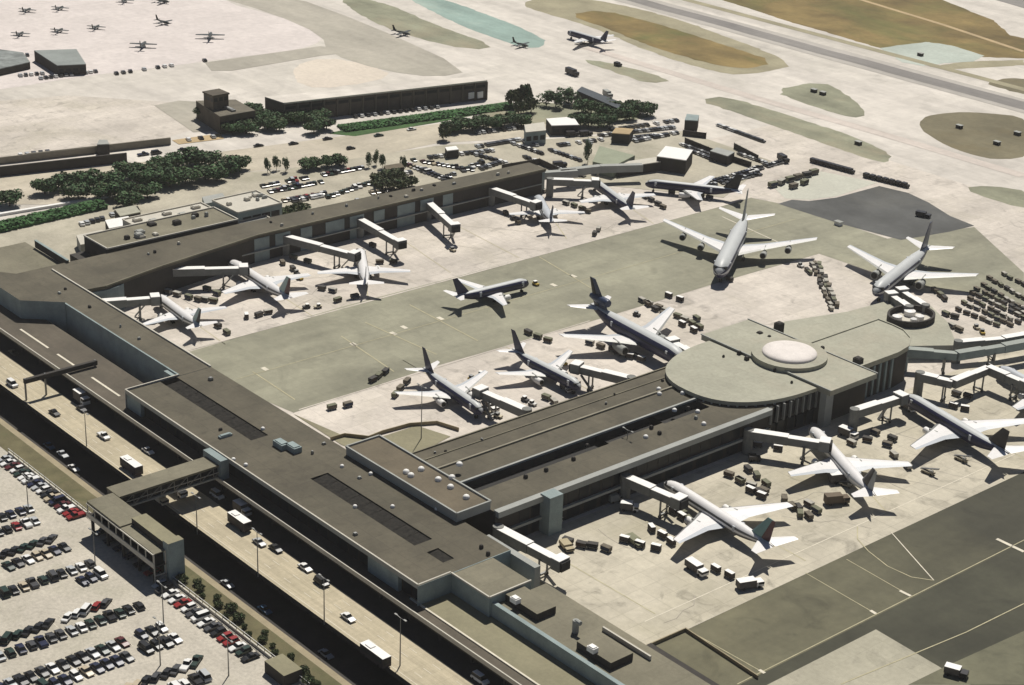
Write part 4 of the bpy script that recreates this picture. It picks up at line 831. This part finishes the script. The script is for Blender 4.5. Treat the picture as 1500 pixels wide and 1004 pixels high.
jet_bridge('pale upper boarding bridge beyond the blue-grey gallery', ((1404, 500), (1470, 494), (1540, 482)))
# ------------------------------------------------------------------ vehicles
def car_mesh(kind):
    L, Wd, hb, hr = {'sedan': (4.6, 1.75, .86, 1.38), 'hatchback': (4.1, 1.7, .9, 1.42), 'pickup': (5.2, 1.9, 1.0, 1.7), 'van': (4.9, 1.9, 1.1, 1.9)}[kind]
    h = L/2; w = Wd/2; b = MB()
    prof = [(-h, .35), (-h-.02+.05, .75), (-h+.25, hb-.02), (h-1.2, hb), (h-.1, hb-.22), (h, .5), (h-.05, .3)]
    b.rings([[(x, -w*.94, z) for x, z in prof], [(x, -w, z if z < .6 else z-.06) for x, z in prof], [(x, w, z if z < .6 else z-.06) for x, z in prof], [(x, w*.94, z) for x, z in prof]], 0)
    x0, x1 = {'sedan': (-1.5, .75), 'hatchback': (-1.85, .75), 'pickup': (-.4, 1.3), 'van': (-2.2, 1.5)}[kind]
    r0, r1 = x0+(.55 if kind == 'sedan' else .2), x1-.6
    b.prism([(r0, -w*.74), (r1, -w*.74), (r1, w*.74), (r0, w*.74)], hr-.05, hr)
    for wx in (h*.62, -h*.62):
        for s_ in (1, -1): b.tube((wx, s_*(w-.18), .31), (wx, s_*(w+.02), .31), .31, n=8, m=1)
    g = MB(); lo = [(x0, -w*.88), (x1, -w*.88), (x1, w*.88), (x0, w*.88)]; hi = [(r0, -w*.74), (r1, -w*.74), (r1, w*.74), (r0, w*.74)]
    g.rings([[(*p, hb-.05) for p in lo], [(*p, hr-.05) for p in hi]], 0)
    return b.data('body', [WHITE, RUB]), g.data('window_glass', [GLASS])
CARM = {k: car_mesh(k) for k in ('sedan', 'hatchback', 'pickup', 'van')}
def cpaint(n, c): return M('car_paint_'+n, c, rough=.3, spec=.5, var=.03, scale=.5, obj=True, fine=0)
CP = {'white': (.72, .71, .68), 'silver': (.42, .43, .43), 'black': (.012, .012, .013), 'dark grey': (.06, .06, .062), 'dark green': (.015, .035, .025), 'navy': (.015, .02, .05), 'red': (.26, .02, .018), 'beige': (.45, .38, .27), 'maroon': (.09, .015, .015), 'blue': (.05, .12, .22)}
CP = {k: cpaint(k.replace(' ', '_'), v) for k, v in CP.items()}
def car(x, y, rz, colour, kind, label, group, name='parked_car', z=0, cat='car'):
    o = thing(name, label, cat, (x, y, z), rz, group); bm_, gm = CARM[kind]
    bo = link('body', bm_, o); bo.material_slots[0].link = 'OBJECT'; bo.material_slots[0].material = CP[colour]; link('window_glass', gm, o)
    return o
rc = random.Random(3)
def pick(): return rc.choices(['white', 'silver', 'black', 'dark grey', 'dark green', 'navy', 'red', 'beige', 'maroon'], [17, 9, 26, 16, 14, 10, 3, 6, 3])[0]
def kind(): return rc.choices(['sedan', 'hatchback', 'pickup', 'van'], [10, 4, 1.5, 1.5])[0]
def row(n, start, step, rz, desc, grp, skip=(), colours=None, jit=.18):
    k = 0
    for i in range(n):
        if i in skip: continue
        co = (colours or {}).get(i) or pick(); ty = kind(); x = start[0]+step[0]*i+rc.uniform(-jit, jit); y = start[1]+step[1]*i+rc.uniform(-jit, jit)
        car(x, y, rz+rc.uniform(-.04, .04), co, ty, f'{co} {ty} parked {ordw(k)} {desc}', grp); k += 1
G1 = 'cars in the main car park'
row(17, (-442.5, 199.3), (2.62, 0), R(-90), 'along the fence row beyond the walkway', G1, colours={15: 'red', 16: 'red', 13: 'maroon', 5: 'white', 6: 'white', 8: 'silver', 9: 'white'})
row(16, (-356.2, 198.6), (2.75, 0), R(-90), 'along the fence row from the stair tower', G1, colours={0: 'silver', 2: 'white', 5: 'white', 7: 'white', 8: 'white', 11: 'red', 12: 'red', 13: 'white', 14: 'dark green'})
for i in range(6): car(-389+i*5.2, 200.5, R(-90)+rc.uniform(-.05, .05), pick(), 'sedan', f'shaded sedan, {ORD[i]} under the raised walkway', G1)
RWS = (('back side of the first double row', -412, 191.5, 7, 0), ('front side of the first double row', -405, 189.5, 7, 0), ('back side of the second double row', -393.6, 188.5, 9, 1), ('front side of the second double row', -387.4, 189, 9, 0),
       ('back side of the third double row', -376, 190, 13, 0), ('front side of the third double row', -369.6, 189.5, 3, 0), ('back side of the fourth double row', -356.6, 184, 14, 1), ('front side of the fourth double row', -350.6, 189.5, 17, 0),
       ('back side of the fifth double row', -338.6, 188.8, 19, 0), ('front side of the fifth double row', -332.6, 189, 20, 0), ('back side of the sixth double row', -321, 187.5, 16, 1), ('front side of the sixth double row', -314.6, 186, 14, 0))
for nm, x, y, n, ang in RWS:
    row(n, (x, y), (0, -2.62), R(128) if ang else R(180 if rc.random() < .5 else 8)+R(-6), 'on the '+nm, G1, skip=[rc.randrange(2, n)] if n > 8 and rc.random() < .7 else ())
for nm, x, y, n, ang in RWS:
    b = MB()
    for i in range(n+1):
        yy = y+1.31-2.62*i; b.quad((x-2.6, yy-.07, .05), (x+2.6, yy-.07, .05), (x+2.6, yy+.07, .05), (x-2.6, yy+.07, .05))
    struct(b.build('parking_bay_marking', WLINE))
# moving traffic
GR = 'traffic on the terminal roadway'
tr = ((120, 601, 'dark grey', 'sedan'), (152, 641, 'white', 'pickup'), (217, 663, 'white', 'sedan'), (80, 607, 'black', 'sedan'), (20, 519, 'black', 'sedan'), (18, 565, 'white', 'van'), (380, 797, 'silver', 'sedan'), (404, 806, 'black', 'sedan'), (447, 834, 'white', 'sedan'), (471, 856, 'black', 'van'), (510, 907, 'white', 'sedan'), (703, 998, 'white', 'van'), (318, 728, 'white', 'van'), (92, 668, 'silver', 'sedan'))
for i, (x, y, co, ty) in enumerate(tr):
    q = P(x, y); car(q.x, q.y, R(0), co, ty, f'{co} {ty} driving on the roadway, {ORD[i]} counted from the gantry end' if i != 13 else 'silver sedan standing in the shade at the roadway edge', GR, 'car')
for i, (x, y, co) in enumerate(((75, 655, 'blue'), (108, 688, 'white'), (250, 782, 'blue'), (333, 858, 'silver'), (388, 896, 'blue'), (490, 956, 'silver'))):
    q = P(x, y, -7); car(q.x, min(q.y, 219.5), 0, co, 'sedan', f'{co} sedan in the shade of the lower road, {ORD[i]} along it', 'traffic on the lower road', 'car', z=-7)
TSIDE = M('shaded_truck_side', (.11, .10, .09), var=.2, scale=.8)  # shade put into the side colour of white truck boxes
def vehicle_big(name, label, x, y, rz, L, Wd, H, cat, body=WHITE, cab=None, z=0, group=None, flat=False):
    o = thing(name, label, cat, (x, y, z), rz, group); h = L/2; w = Wd/2
    if cat == 'bus':
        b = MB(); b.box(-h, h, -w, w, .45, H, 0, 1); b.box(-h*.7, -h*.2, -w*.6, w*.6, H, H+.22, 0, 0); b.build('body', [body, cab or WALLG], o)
        n = 6
        for s_ in (1, -1):
            for k in range(n):
                x0 = -h+.5+k*(L-1)/n; b = MB(); b.box(x0+.1, x0+(L-1)/n-.1, min(s_*w, s_*(w+.03)), max(s_*w, s_*(w+.03)), H*.5, H*.82); b.build('window', GLASS, o)
        b = MB(); b.box(h, h+.03, -w*.85, w*.85, H*.42, H*.85); b.build('windscreen', GLASS, o)
    else:
        cl = min(2.0, L*.3); b = MB(); b.box(h-cl, h, -w*.95, w*.95, .5, H*.72); b.build('cab', cab or body, o)
        b = MB(); b.box(h-cl*.75, h+.03, -w*.98, w*.98, H*.45, H*.68); b.build('windscreen', GLASS, o)
        b = MB()
        if flat: b.box(-h, h-cl-.15, -w, w, .7, 1.0); b.box(-h, -h+.2, -w, w, 1.0, 1.6); b.box(-h*.6, h*.1, -w*.7, w*.7, 1.0, H*.7)
        else: b.box(-h, h-cl-.15, -w, w, .7, H, 0, 1)
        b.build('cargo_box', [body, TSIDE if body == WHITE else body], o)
    b = MB(); b.box(-h*.98, h*.98, -w*.5, w*.5, .4, .69)
    for wx in (h*.62, -h*.62):
        for s_ in (1, -1): b.tube((wx, s_*(w-.3), .45), (wx, s_*(w+.01), .45), .45, n=10)
    b.build('chassis', RUB, o); return o
for x, y, rz, L, lb_ in ((193, 690, 0, 8.5, 'white-roofed shuttle bus approaching the footbridge'), (351, 772, 0, 8, 'white-roofed coach on the roadway past the footbridge'), (550, 968, 0, 9, 'white-roofed bus with dark sides on the roadway at the lower frame edge'), (1142, 60, .5, 9, 'long dark crew bus on the taxiway beside the dry grass')):
    if y < 200: continue
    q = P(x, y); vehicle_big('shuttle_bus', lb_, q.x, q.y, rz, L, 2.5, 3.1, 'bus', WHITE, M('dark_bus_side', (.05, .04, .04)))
q = P(355, 752); vehicle_big('box_truck', 'white box truck in the shade behind the coach', q.x, q.y, 0, 6, 2.3, 3, 'truck')
q = P(120, 590); vehicle_big('box_truck', 'white box truck whose top catches sun beside the deck', q.x, q.y, 0, 6.5, 2.4, 3.6, 'truck')
q = P(262, 725); vehicle_big('box_truck', 'white delivery truck in the shade below the footbridge', q.x, q.y, 0, 6, 2.3, 2.8, 'truck')
q = P(236, 737); vehicle_big('box_truck', 'cream delivery truck beside the white one below the footbridge', q.x, q.y, 0, 5, 2.2, 2.6, 'truck', M('cream_paint', (.6, .54, .42)))
# ramp equipment
def wheels(b, xs, y, r):
    for x in xs:
        for s_ in (1, -1): b.tube((x, s_*(y-.13), r), (x, s_*(y+.13), r), r, n=8, m=1)
def cart_proto():
    o = link('baggage_cart', None); b = MB(); b.box(-1.6, 1.6, -.85, .85, .45, .65); wheels(b, (-1.1, 1.1), .72, .25); b.build('deck', [STEEL, RUB], o)
    b = MB(); b.box(-1.55, 1.55, -.82, .82, .68, 1.6); b.build('load', M('dark_luggage', (.03, .026, .022), var=.4, scale=1), o)
    b = MB(); b.box(-1.65, 1.65, -.9, .9, 1.75, 1.85); b.box(-1.62, -1.55, -.86, .86, .6, 1.75); b.box(1.55, 1.62, -.86, .86, .6, 1.75); b.build('canopy', M('grey_canopy', (.17, .15, .12)), o)
    return o
def uld_proto():
    o = link('cargo_container', None); b = MB(); b.box(-1.6, 1.6, -.8, .8, .3, .5); wheels(b, (-1.1, 1.1), .65, .2); b.build('dolly', [STEEL, RUB], o)
    b = MB(); b.prism([(-1.5, -.75), (1.5, -.75), (1.5, .75), (-1.5, .75)],   .5, 2.1, 0, 1); b.box(-1.3, 1.3, -.78, .78, .7, 1.9, 1, 1); b.build('shell', [WHITE, M('shaded_container_side', (.06, .05, .045))], o)  # sides coloured dark to stand for shade, top stays white
    return o
def tug_proto():
    o = link('ramp_tug', None); b = MB(); b.box(-1.5, 1.5, -.8, .8, .4, 1.0); wheels(b, (-.95, .95), .74, .38); b.build('body', [M('tug_paint', (.5, .45, .34)), RUB], o)
    b = MB(); b.box(-.9, .2, -.7, .7, 1.0, 1.75); b.build('cab_glass', GLASS, o); b = MB(); b.box(-1.0, .3, -.75, .75, 1.78, 1.88); b.build('cab_roof', WHITE, o)
    return o
def loader_proto():
    o = link('belt_loader', None); b = MB(); b.box(-2.4, 2.0, -.9, .9, .45, 1.0); wheels(b, (-1.5, 1.3), .8, .4); b.build('chassis', [M('loader_paint', (.25, .22, .16)), RUB], o)
    b = MB(); b.bar((-3.2, .3, .9), (3.4, .3, 2.9), .9, .25); b.build('conveyor', RUB, o); b = MB(); b.box(.6, 1.8, -.85, -.1, 1.0, 1.9); b.build('seat_box', STEEL, o)
    return o
PRO = {}
gm_ = lambda n, c: M('gear_'+n, c, var=.15, scale=1)
GMAT = {'load': [gm_('black_bags', (.02, .02, .022)), gm_('brown_bags', (.06, .04, .028)), gm_('mixed_bags', (.12, .1, .08)), gm_('blue_bags', (.03, .04, .07))], 'canopy': [gm_('brown_canopy', (.14, .12, .09)), gm_('pale_canopy', (.38, .36, .31)), gm_('dark_canopy', (.06, .055, .05)), gm_('olive_canopy', (.15, .15, .1))],
        'body': [gm_('cream', (.5, .45, .34)), gm_('white', (.6, .59, .56)), gm_('yellow', (.42, .3, .06)), gm_('dark', (.07, .07, .07))], 'cab_roof': [WHITE, gm_('grey', (.3, .3, .29))], 'conveyor': [RUB, gm_('steel_belt', (.14, .14, .14))]}
def gse(kindname, x, y, rz, label, cat, sc=1.0):
    if kindname not in PRO: o = {'cart': cart_proto, 'uld': uld_proto, 'tug': tug_proto, 'belt': loader_proto}[kindname](); PRO[kindname] = o
    else: o = copy_tree(PRO[kindname])
    o.location = (x, y, 0); o.rotation_euler.z = rz; o.scale = (sc,)*3
    for ch in o.children:
        nm = ch.name.split('.')[0]
        if nm in ('load', 'canopy', 'body', 'cab_roof', 'conveyor'):
            ch.material_slots[0].link = 'OBJECT'; ch.material_slots[0].material = rc.choice(GMAT[nm])
    return tag(o, label, cat, {'cart': 'baggage carts', 'uld': 'cargo containers', 'tug': 'ramp tugs', 'belt': 'belt loaders'}[kindname])
def train(kindname, p0, p1, n, where, sc=.88, rz=None, gap0=1.0):
    a, c_ = P(*p0), P(*p1); d = (c_-a); h = math.atan2(d.y, d.x)
    nm, cat = {'cart': ('dark-loaded baggage cart', 'baggage cart'), 'uld': ('white cargo container on a dolly', 'container'), 'tug': ('small ramp tug', 'tug'), 'belt': ('belt loader', 'loader')}[kindname]
    gap = {'cart': 4.3, 'uld': 4.4, 'tug': 4.6, 'belt': 8}[kindname]*sc*gap0; n = max(1, min(n, int(d.length/gap)+1)) if n > 2 else n
    for i in range(n):
        q = a+d*(i/(n-1) if n > 1 else 0)
        if n == 2 and d.length < gap: q = a+d.normalized()*gap*i
        q = q+Vector((rc.uniform(-.35, .35), rc.uniform(-.35, .35)))
        gse(kindname, q.x, q.y, h+rc.gauss(0, .16) if rz is None else rz+rc.uniform(-.1, .1), f'{nm}, {ORD[i]} of the line {where}' if n > 1 else f'{nm} {where}', cat, sc)
TRN = (('cart', (832, 797), (852, 802), 2, 'past the empty bridge'), ('cart', (868, 803), (888, 808), 2, 'on the open stand'), ('uld', (915, 795), (962, 807), 4, 'behind the open stand'), ('uld', (955, 778), (985, 798), 3, 'under the teal-tailed jet wing'),
       ('uld', (1050, 838), (1070, 847), 2, 'near the stand edge'), ('cart', (1148, 735), (1170, 756), 4, 'between two tails'), ('cart', (1185, 742), (1193, 748), 2, 'out on the open concrete'), ('cart', (1068, 698), (1118, 722), 6, 'in the cluster by the pier'), ('cart', (1085, 708), (1110, 724), 4, 'in the second cluster line'),
       ('cart', (1095, 690), (1122, 712), 4, 'at the back of the cluster'), ('uld', (1098, 722), (1106, 726), 2, 'in front of the cluster'), ('cart', (1270, 648), (1300, 655), 4, 'behind the white wing'), ('cart', (1282, 636), (1305, 645), 3, 'close to the pier foot'), ('uld', (1396, 598), (1413, 602), 2, 'behind the grey jet wing'),
       ('cart', (1400, 580), (1412, 583), 2, 'beside the zigzag bridge'), ('cart', (1310, 670), (1330, 686), 4, 'trailing the wing tip'), ('belt', (1360, 695), (1360, 695), 1, 'standing alone near the apron edge'), ('belt', (1240, 712), (1240, 712), 1, 'beside the clustered trucks'), ('belt', (1408, 676), (1408, 676), 1, 'under the grey jet tail'),
       ('cart', (545, 560), (566, 548), 4, 'out toward the taxilane'), ('cart', (578, 582), (598, 562), 4, 'under the navy tail by the mast'), ('cart', (485, 600), (508, 596), 3, 'on the quiet apron corner'), ('cart', (775, 490), (802, 501), 3, 'between the two navy tails'), ('tug', (692, 556), (702, 552), 2, 'at the silver nose by the mast'), ('tug', (712, 606), (730, 612), 3, 'by the bridge foot near the mast'),
       ('tug', (768, 588), (776, 592), 2, 'between two pier bridges'), ('cart', (800, 586), (808, 590), 2, 'near the pier wall'), ('tug', (826, 534), (826, 534), 1, 'at the second silver jet wing'), ('cart', (940, 443), (975, 458), 5, 'north of the trijet tail'), ('cart', (948, 448), (972, 463), 4, 'in a second line north of the trijet'), ('uld', (980, 436), (996, 441), 2, 'north of the trijet wing'), ('tug', (932, 463), (932, 463), 1, 'under the trijet tailplane'),
       ('cart', (992, 466), (1025, 482), 5, 'beside the trijet nose'), ('uld', (1000, 478), (1016, 486), 3, 'hard by the rotunda foot'), ('cart', (865, 505), (930, 525), 6, 'under the trijet wing'), ('uld', (905, 520), (940, 530), 4, 'along the trijet belly'),
       ('cart', (1190, 390), (1218, 455), 11, 'in the long store by the jumbo wing', ), ('cart', (1199, 390), (1226, 450), 10, 'in the second column by the jumbo wing'), ('cart', (1182, 398), (1186, 402), 2, 'at the store end'), ('tug', (1172, 391), (1172, 391), 1, 'off the jumbo wing tip'), ('cart', (1068, 412), (1068, 412), 1, 'waiting at the jumbo nose'),
       ('cart', (1450, 410), (1500, 440), 7, 'at the top of the container yard'), ('cart', (1440, 420), (1500, 456), 8, 'in the second yard line'), ('cart', (1425, 432), (1500, 468), 9, 'in the third yard line'), ('cart', (1412, 446), (1480, 478), 9, 'in the fourth yard line'), ('cart', (1405, 456), (1460, 478), 7, 'in the fifth yard line'), ('cart', (1470, 404), (1500, 420), 4, 'along the top edge of the yard'), ('cart', (1432, 426), (1500, 462), 9, 'beside the third yard line'), ('cart', (1420, 440), (1490, 474), 8, 'beside the fourth yard line'), ('cart', (1194, 388), (1222, 446), 11, 'in the third column of the long store'), ('cart', (1385, 462), (1398, 466), 2, 'outside the ring wall'), ('cart', (1392, 480), (1402, 484), 2, 'south of the ring wall'), ('tug', (1431, 482), (1438, 488), 2, 'by the pale upper bridge'), ('cart', (1370, 428), (1384, 440), 3, 'under the blue-finned wide-body wing'),
       ('cart', (246, 430), (290, 442), 6, 'behind the corner stand'), ('cart', (300, 441), (312, 443), 2, 'past the corner stand jet'), ('cart', (318, 480), (332, 490), 2, 'off the corner jet tail'), ('uld', (360, 466), (362, 470), 1, 'between the two far jets'), ('cart', (378, 464), (394, 460), 2, 'near the taxilane edge'), ('cart', (304, 426), (318, 432), 2, 'beside the long bridge'), ('cart', (415, 388), (428, 396), 3, 'under the teal fin wing'), ('tug', (434, 402), (440, 410), 2, 'behind the teal fin'), ('cart', (495, 442), (520, 437), 4, 'on the taxilane lip'), ('tug', (465, 452), (452, 452), 2, 'beside the tail shadow'),
       ('cart', (470, 425), (488, 428), 2, 'between far stands'), ('cart', (545, 362), (550, 364), 1, 'at the tail-on jet nose'), ('cart', (556, 387), (577, 386), 2, 'past the empty middle bridge'), ('cart', (430, 380), (450, 386), 4, 'near the first far bridge'), ('tug', (664, 368), (664, 368), 1, 'alone on the empty far stand'), ('cart', (740, 315), (760, 328), 3, 'near the pier end bridge'), ('cart', (830, 300), (862, 312), 5, 'under the silver far jet'), ('cart', (870, 345), (876, 338), 2, 'off the green-tailed jet'), ('cart', (750, 268), (795, 282), 8, 'at the far pier foot'), ('cart', (745, 276), (770, 284), 5, 'in a second file at the far pier foot'),
       ('cart', (945, 290), (972, 306), 5, 'behind the crosswise jet'), ('cart', (985, 285), (1040, 292), 6, 'off the crosswise jet tail'), ('tug', (786, 418), (786, 418), 1, 'towing at the taxiing jet nose'), ('cart', (1170, 748), (1185, 760), 2, 'leaving the two tails'), ('cart', (1020, 470), (1020, 470), 1, 'near the concrete pad'), ('uld', (1110, 655), (1140, 660), 3, 'under the gate bridge'), ('cart', (990, 745), (1010, 765), 3, 'at the teal-tailed jet door'), ('uld', (985, 752), (1000, 760), 2, 'below the teal-tailed jet gate bridge'), ('cart', (1245, 652), (1252, 655), 1, 'by the pier foot trucks'))
for t_ in TRN: train(*t_, gap0=1.0, sc=.74 if ('store' in t_[4] or 'yard' in t_[4]) else .88)
for n_, (x, y, rz, L, H, lb_, body) in enumerate((
        (1020, 838, -.1, 7, 2.6, 'white truck with shade-darkened sides at the stand edge line', WHITE), (1098, 861, 1.2, 7, 2.6, 'long white truck parked across the stand edge', WHITE), (922, 748, .7, 5, 2.6, 'white step van facing the pier from the stand', WHITE), (900, 735, 1.4, 4, 2.6, 'small grey truck against the pier wall', WALLG),
        (810, 768, 1.4, 5, 2.8, 'grey service truck by the stair tower foot', WALLG), (930, 797, -.15, 6, 1.8, 'olive flatbed truck ahead of the containers', M('olive_paint', (.2, .2, .13))), (830, 804, -.3, 5, 1.7, 'tan flatbed next to the baggage carts', M('tan_paint', (.4, .34, .22))), (1242, 640, .1, 6, 2.8, 'white truck parked behind the white jet', WHITE),
        (1231, 706, 1.15, 7, 3.0, 'white catering truck raised at the dark-tailed jet', WHITE), (1225, 738, 1.1, 7, 3.0, 'brown tank truck behind the catering truck', M('brown_paint', (.13, .1, .07))), (1088, 656, 1.2, 4.5, 2.2, 'white van in the pier shade', WHITE), (1105, 675, .9, 3.5, 1.8, 'dark ramp truck near the pier shade', BLK),
        (1330, 600, -.2, 6, 2.4, 'white pickup truck under the grey jet nose', WHITE), (720, 600, -.2, 6, 2.4, 'white tanker truck at the bow of the jet by the mast', WHITE), (830, 572, -.2, 5, 2.2, 'white service truck at the bow of the jet next to the trijet', WHITE), (1030, 280, .4, 6, 2.5, 'grey truck behind the crosswise jet', WALLG),
        (1147, 237, -.3, 7, 3, 'dark tow truck by the service yard corner', BLK), (838, 110, -.1, 9, 3.2, 'large dark fire truck on the taxiway behind the grove', BLK), (905, 97, 0, 4, 2, 'small dark van on the far taxiway', BLK), (890, 142, -.3, 7, 3, 'white and dark truck at the slate shed', WALLG),
        (1352, 318, .3, 6, 2.2, 'dark truck on the taxiway shoulder beyond the new asphalt', BLK), (820, 245, 1.2, 6, 2.6, 'dark truck in the service yard by the workshop', BLK), (838, 200, 1.2, 6, 2.6, 'black box truck beyond the pale office', BLK), (858, 199, 1.2, 6, 2.4, 'black van next to the box truck beyond the pale office', BLK), (850, 258, .3, 5, 2.2, 'cream truck parked at the cypress foot', WHITE))):
    q = P(x, y); vehicle_big('service_truck', lb_, q.x, q.y, rz, L, 2.4, H, 'truck', body, group='ramp trucks')
# rows of dark equipment along the outer road
for i in range(10):
    q = P(1192+i*6.0, 239+i*1.65); vehicle_big('service_truck', f'black truck, {ORD[i]} in the line along the taxiway fence', q.x, q.y, .0, 3.4, 1.9, 2.1, 'truck', BLK, group='trucks along the taxiway fence')
for i in range(7):
    q = P(1270+i*9.3, 261+i*2.3); vehicle_big('service_truck', f'black truck, {ORD[i]} in the outer line by the new asphalt', q.x, q.y, .0, 3.4, 1.9, 2.1, 'truck', BLK, group='trucks along the taxiway fence')
train('cart', (1132, 274), (1192, 256), 12, 'on the long parked train by the pad', sc=1.25); train('cart', (1162, 276), (1178, 270), 4, 'on the short train by the pad', sc=1.2)
# far car parks
GF = 'cars in the far lots'
FARMB = MB()
def farcar(q, rz):                             # past the limit: joined background cars, still body and glass
    c_, s_ = math.cos(rz), math.sin(rz)
    T_ = lambda x, y: (q.x+c_*x-s_*y, q.y+s_*x+c_*y)
    k = rc.choice((0, 2, 3, 3, 4, 4))
    FARMB.prism([T_(-2.2, -.85), T_(2.2, -.85), T_(2.2, .85), T_(-2.2, .85)], .3, .85, k); FARMB.prism([T_(-1.5, -.75), T_(.8, -.75), T_(.8, .75), T_(-1.5, .75)], .85, 1.3, k, 1)
def farrow(p0, p1, n, desc, rz, cols=None, skipp=.12, mass=False):
    a, c_ = P(*p0), P(*p1); k = 0
    for i in range(n):
        if rc.random() < skipp: continue
        q = a+(c_-a)*i/(n-1)
        if mass: farcar(q, rz+rc.uniform(-.06, .06)); continue
        co = pick() if not cols else rc.choice(cols); ty = kind(); car(q.x, q.y, rz+rc.uniform(-.06, .06), co, ty, f'{co} {ty}, {ordw(k)} {desc}', GF); k += 1
dv = P(500, 268)-P(400, 285); an = math.atan2(dv.y, dv.x)+R(80)
farrow((385, 274), (535, 246), 30, 'in the top line of the staff car park', an); farrow((396, 282), (470, 268), 16, 'in the second line of the staff car park', an)
farrow((412, 296), (475, 284), 15, 'in the reddish third line of the staff car park', an, ['maroon', 'red', 'beige', 'dark grey', 'white']); farrow((480, 290), (545, 268), 11, 'in the middle line of the staff car park', an, ['black', 'white', 'dark green']); farrow((505, 302), (560, 290), 10, 'in the lowest line of the staff car park', an, ['white', 'black', 'silver'])
farrow((470, 309), (500, 302), 5, 'beside the small trees of the staff car park', an, ['red', 'dark green', 'black']); farrow((545, 284), (590, 276), 7, 'tucked by the rounded trees', an)
farrow((597, 242), (665, 268), 14, 'in the slanting line of the rental lot', an-R(80)); farrow((606, 236), (690, 250), 13, 'in the upper line of the rental lot', an); farrow((630, 232), (720, 222), 13, 'in the back line of the rental lot', an, mass=True); farrow((650, 262), (705, 240), 9, 'in the lower line of the rental lot', an); farrow((690, 226), (740, 240), 8, 'at the outer end of the rental lot', an, mass=True)
farrow((752, 212), (792, 226), 10, 'in the first service yard line', an, mass=True); farrow((768, 208), (848, 236), 15, 'in the second service yard line', an, mass=True); farrow((880, 200), (985, 188), 20, 'in the line by the grove', an, mass=True); farrow((896, 192), (990, 178), 14, 'in the back line by the grove', an, mass=True); farrow((900, 206), (960, 200), 10, 'in the front line by the grove', an, mass=True)
farrow((1040, 268), (1145, 238), 24, 'in the dark line by the yard road', an, ['black', 'dark grey', 'white', 'navy']); farrow((1035, 274), (1110, 256), 15, 'in the second dark line by the yard road', an, ['black', 'dark grey', 'silver']); farrow((1055, 186), (1115, 208), 12, 'on the outer service road', 0, ['black', 'dark grey'], mass=True)
farrow((60, 116), (140, 106), 12, 'by the blue-grey hangar', an, mass=True); farrow((150, 112), (300, 90), 16, 'along the far ramp fence', an, ['black', 'dark grey', 'dark green'], .3, True); farrow((20, 230), (70, 224), 6, 'at the ramp corner', an, ['dark green', 'black'], mass=True)
for i, (x, y) in enumerate(((379, 215), (430, 212), (514, 219), (555, 200), (603, 191), (660, 192), (480, 205), (210, 228), (229, 226), (268, 221))):
    q = P(x, y); co = pick(); car(q.x, q.y, an-R(80), co, kind(), f'{co} car driving on the boulevard, {ORD[i]} in passing order', 'boulevard traffic', 'car')
for p0, p1, n in (((430, 296), (470, 288), 10), ((560, 262), (600, 254), 8), ((700, 216), (760, 206), 14), ((700, 250), (735, 238), 8), ((820, 214), (880, 206), 12), ((856, 222), (866, 206), 4), ((930, 208), (990, 196), 14), ((1000, 214), (1050, 232), 12), ((1010, 222), (1045, 236), 10), ((1085, 228), (1120, 240), 9), ((150, 320), (200, 308), 8), ((120, 330), (150, 322), 5), ((770, 232), (830, 254), 14), ((400, 176), (470, 168), 10), ((520, 172), (640, 158), 14), ((0, 88), (40, 82), 6), ((30, 112), (70, 108), 6), ((240, 210), (330, 200), 6), ((700, 196), (780, 186), 12)):
    farrow(p0, p1, n, '', an, mass=True, skipp=.2)
o = FARMB.build('distant_parked_cars', [CP['white'], GLASS, CP['silver'], CP['black'], CP['dark grey']]); o['kind'] = 'stuff'
# airfield boxes and signs
for i, (x, y) in enumerate(((1192, 135), (1205, 139), (1348, 82), (1257, 212), (1405, 188), (1460, 212), (1490, 198), (1228, 330))):
    q = P(x, y); o = thing('airfield_box', f'small dark equipment box, {ORD[i]} scattered on the airfield grass' if i != 7 else 'small white equipment box standing on the dark new asphalt', 'equipment box', (q.x, q.y, 0), 0, 'airfield boxes'); b = MB(); b.box(-1.4, 1.4, -1, 1, 0, 1.5); b.build('casing', WALLD if i != 7 else WHITE, o); b = MB(); b.box(-1.6, 1.6, -1.2, 1.2, 1.5, 1.65); b.build('lid', WALLG, o)
# apron blast fence near the pier root and service road wall
b = MB(); pts = [P(*p) for p in ((484, 646), (505, 640), (540, 644), (560, 636), (600, 625), (640, 622), (672, 632))]
for a, c_ in zip(pts, pts[1:]): b.bar((*a, .6), (*c_, .6), .25, 1.2)
tag(b.build('apron_barrier', WALLT), 'curving low brown barrier between the apron and the terminal corner', 'barrier')
for i, (p0, p1) in enumerate((((763, 860), (840, 915)), ((936, 955), (1004, 925)), ((1004, 925), (1110, 995)))):
    a, c_ = P(*p0), P(*p1); b = MB(); b.bar((*a, .5), (*c_, .5), .3, 1.0); tag(b.build('apron_barrier', WALLT if i else WALLD), f'low kerb barrier, {ORD[i]} stretch beside the terminal wing', 'barrier')
q = P(1000, 985); b = MB(); b.box(q.x-12, q.x+14, q.y-1.2, q.y+1.2, 0, 1.6); tag(b.build('equipment_row', WALLD), 'long dark equipment rack at the lower edge beside the service strip', 'rack')
q = P(1400, 990); vehicle_big('service_truck', 'white and dark truck at the lower frame edge on the light concrete', q.x, q.y, .4, 5.5, 2.3, 2.4, 'truck', WHITE, BLK)
print('OBJECTS', len(bpy.data.objects))
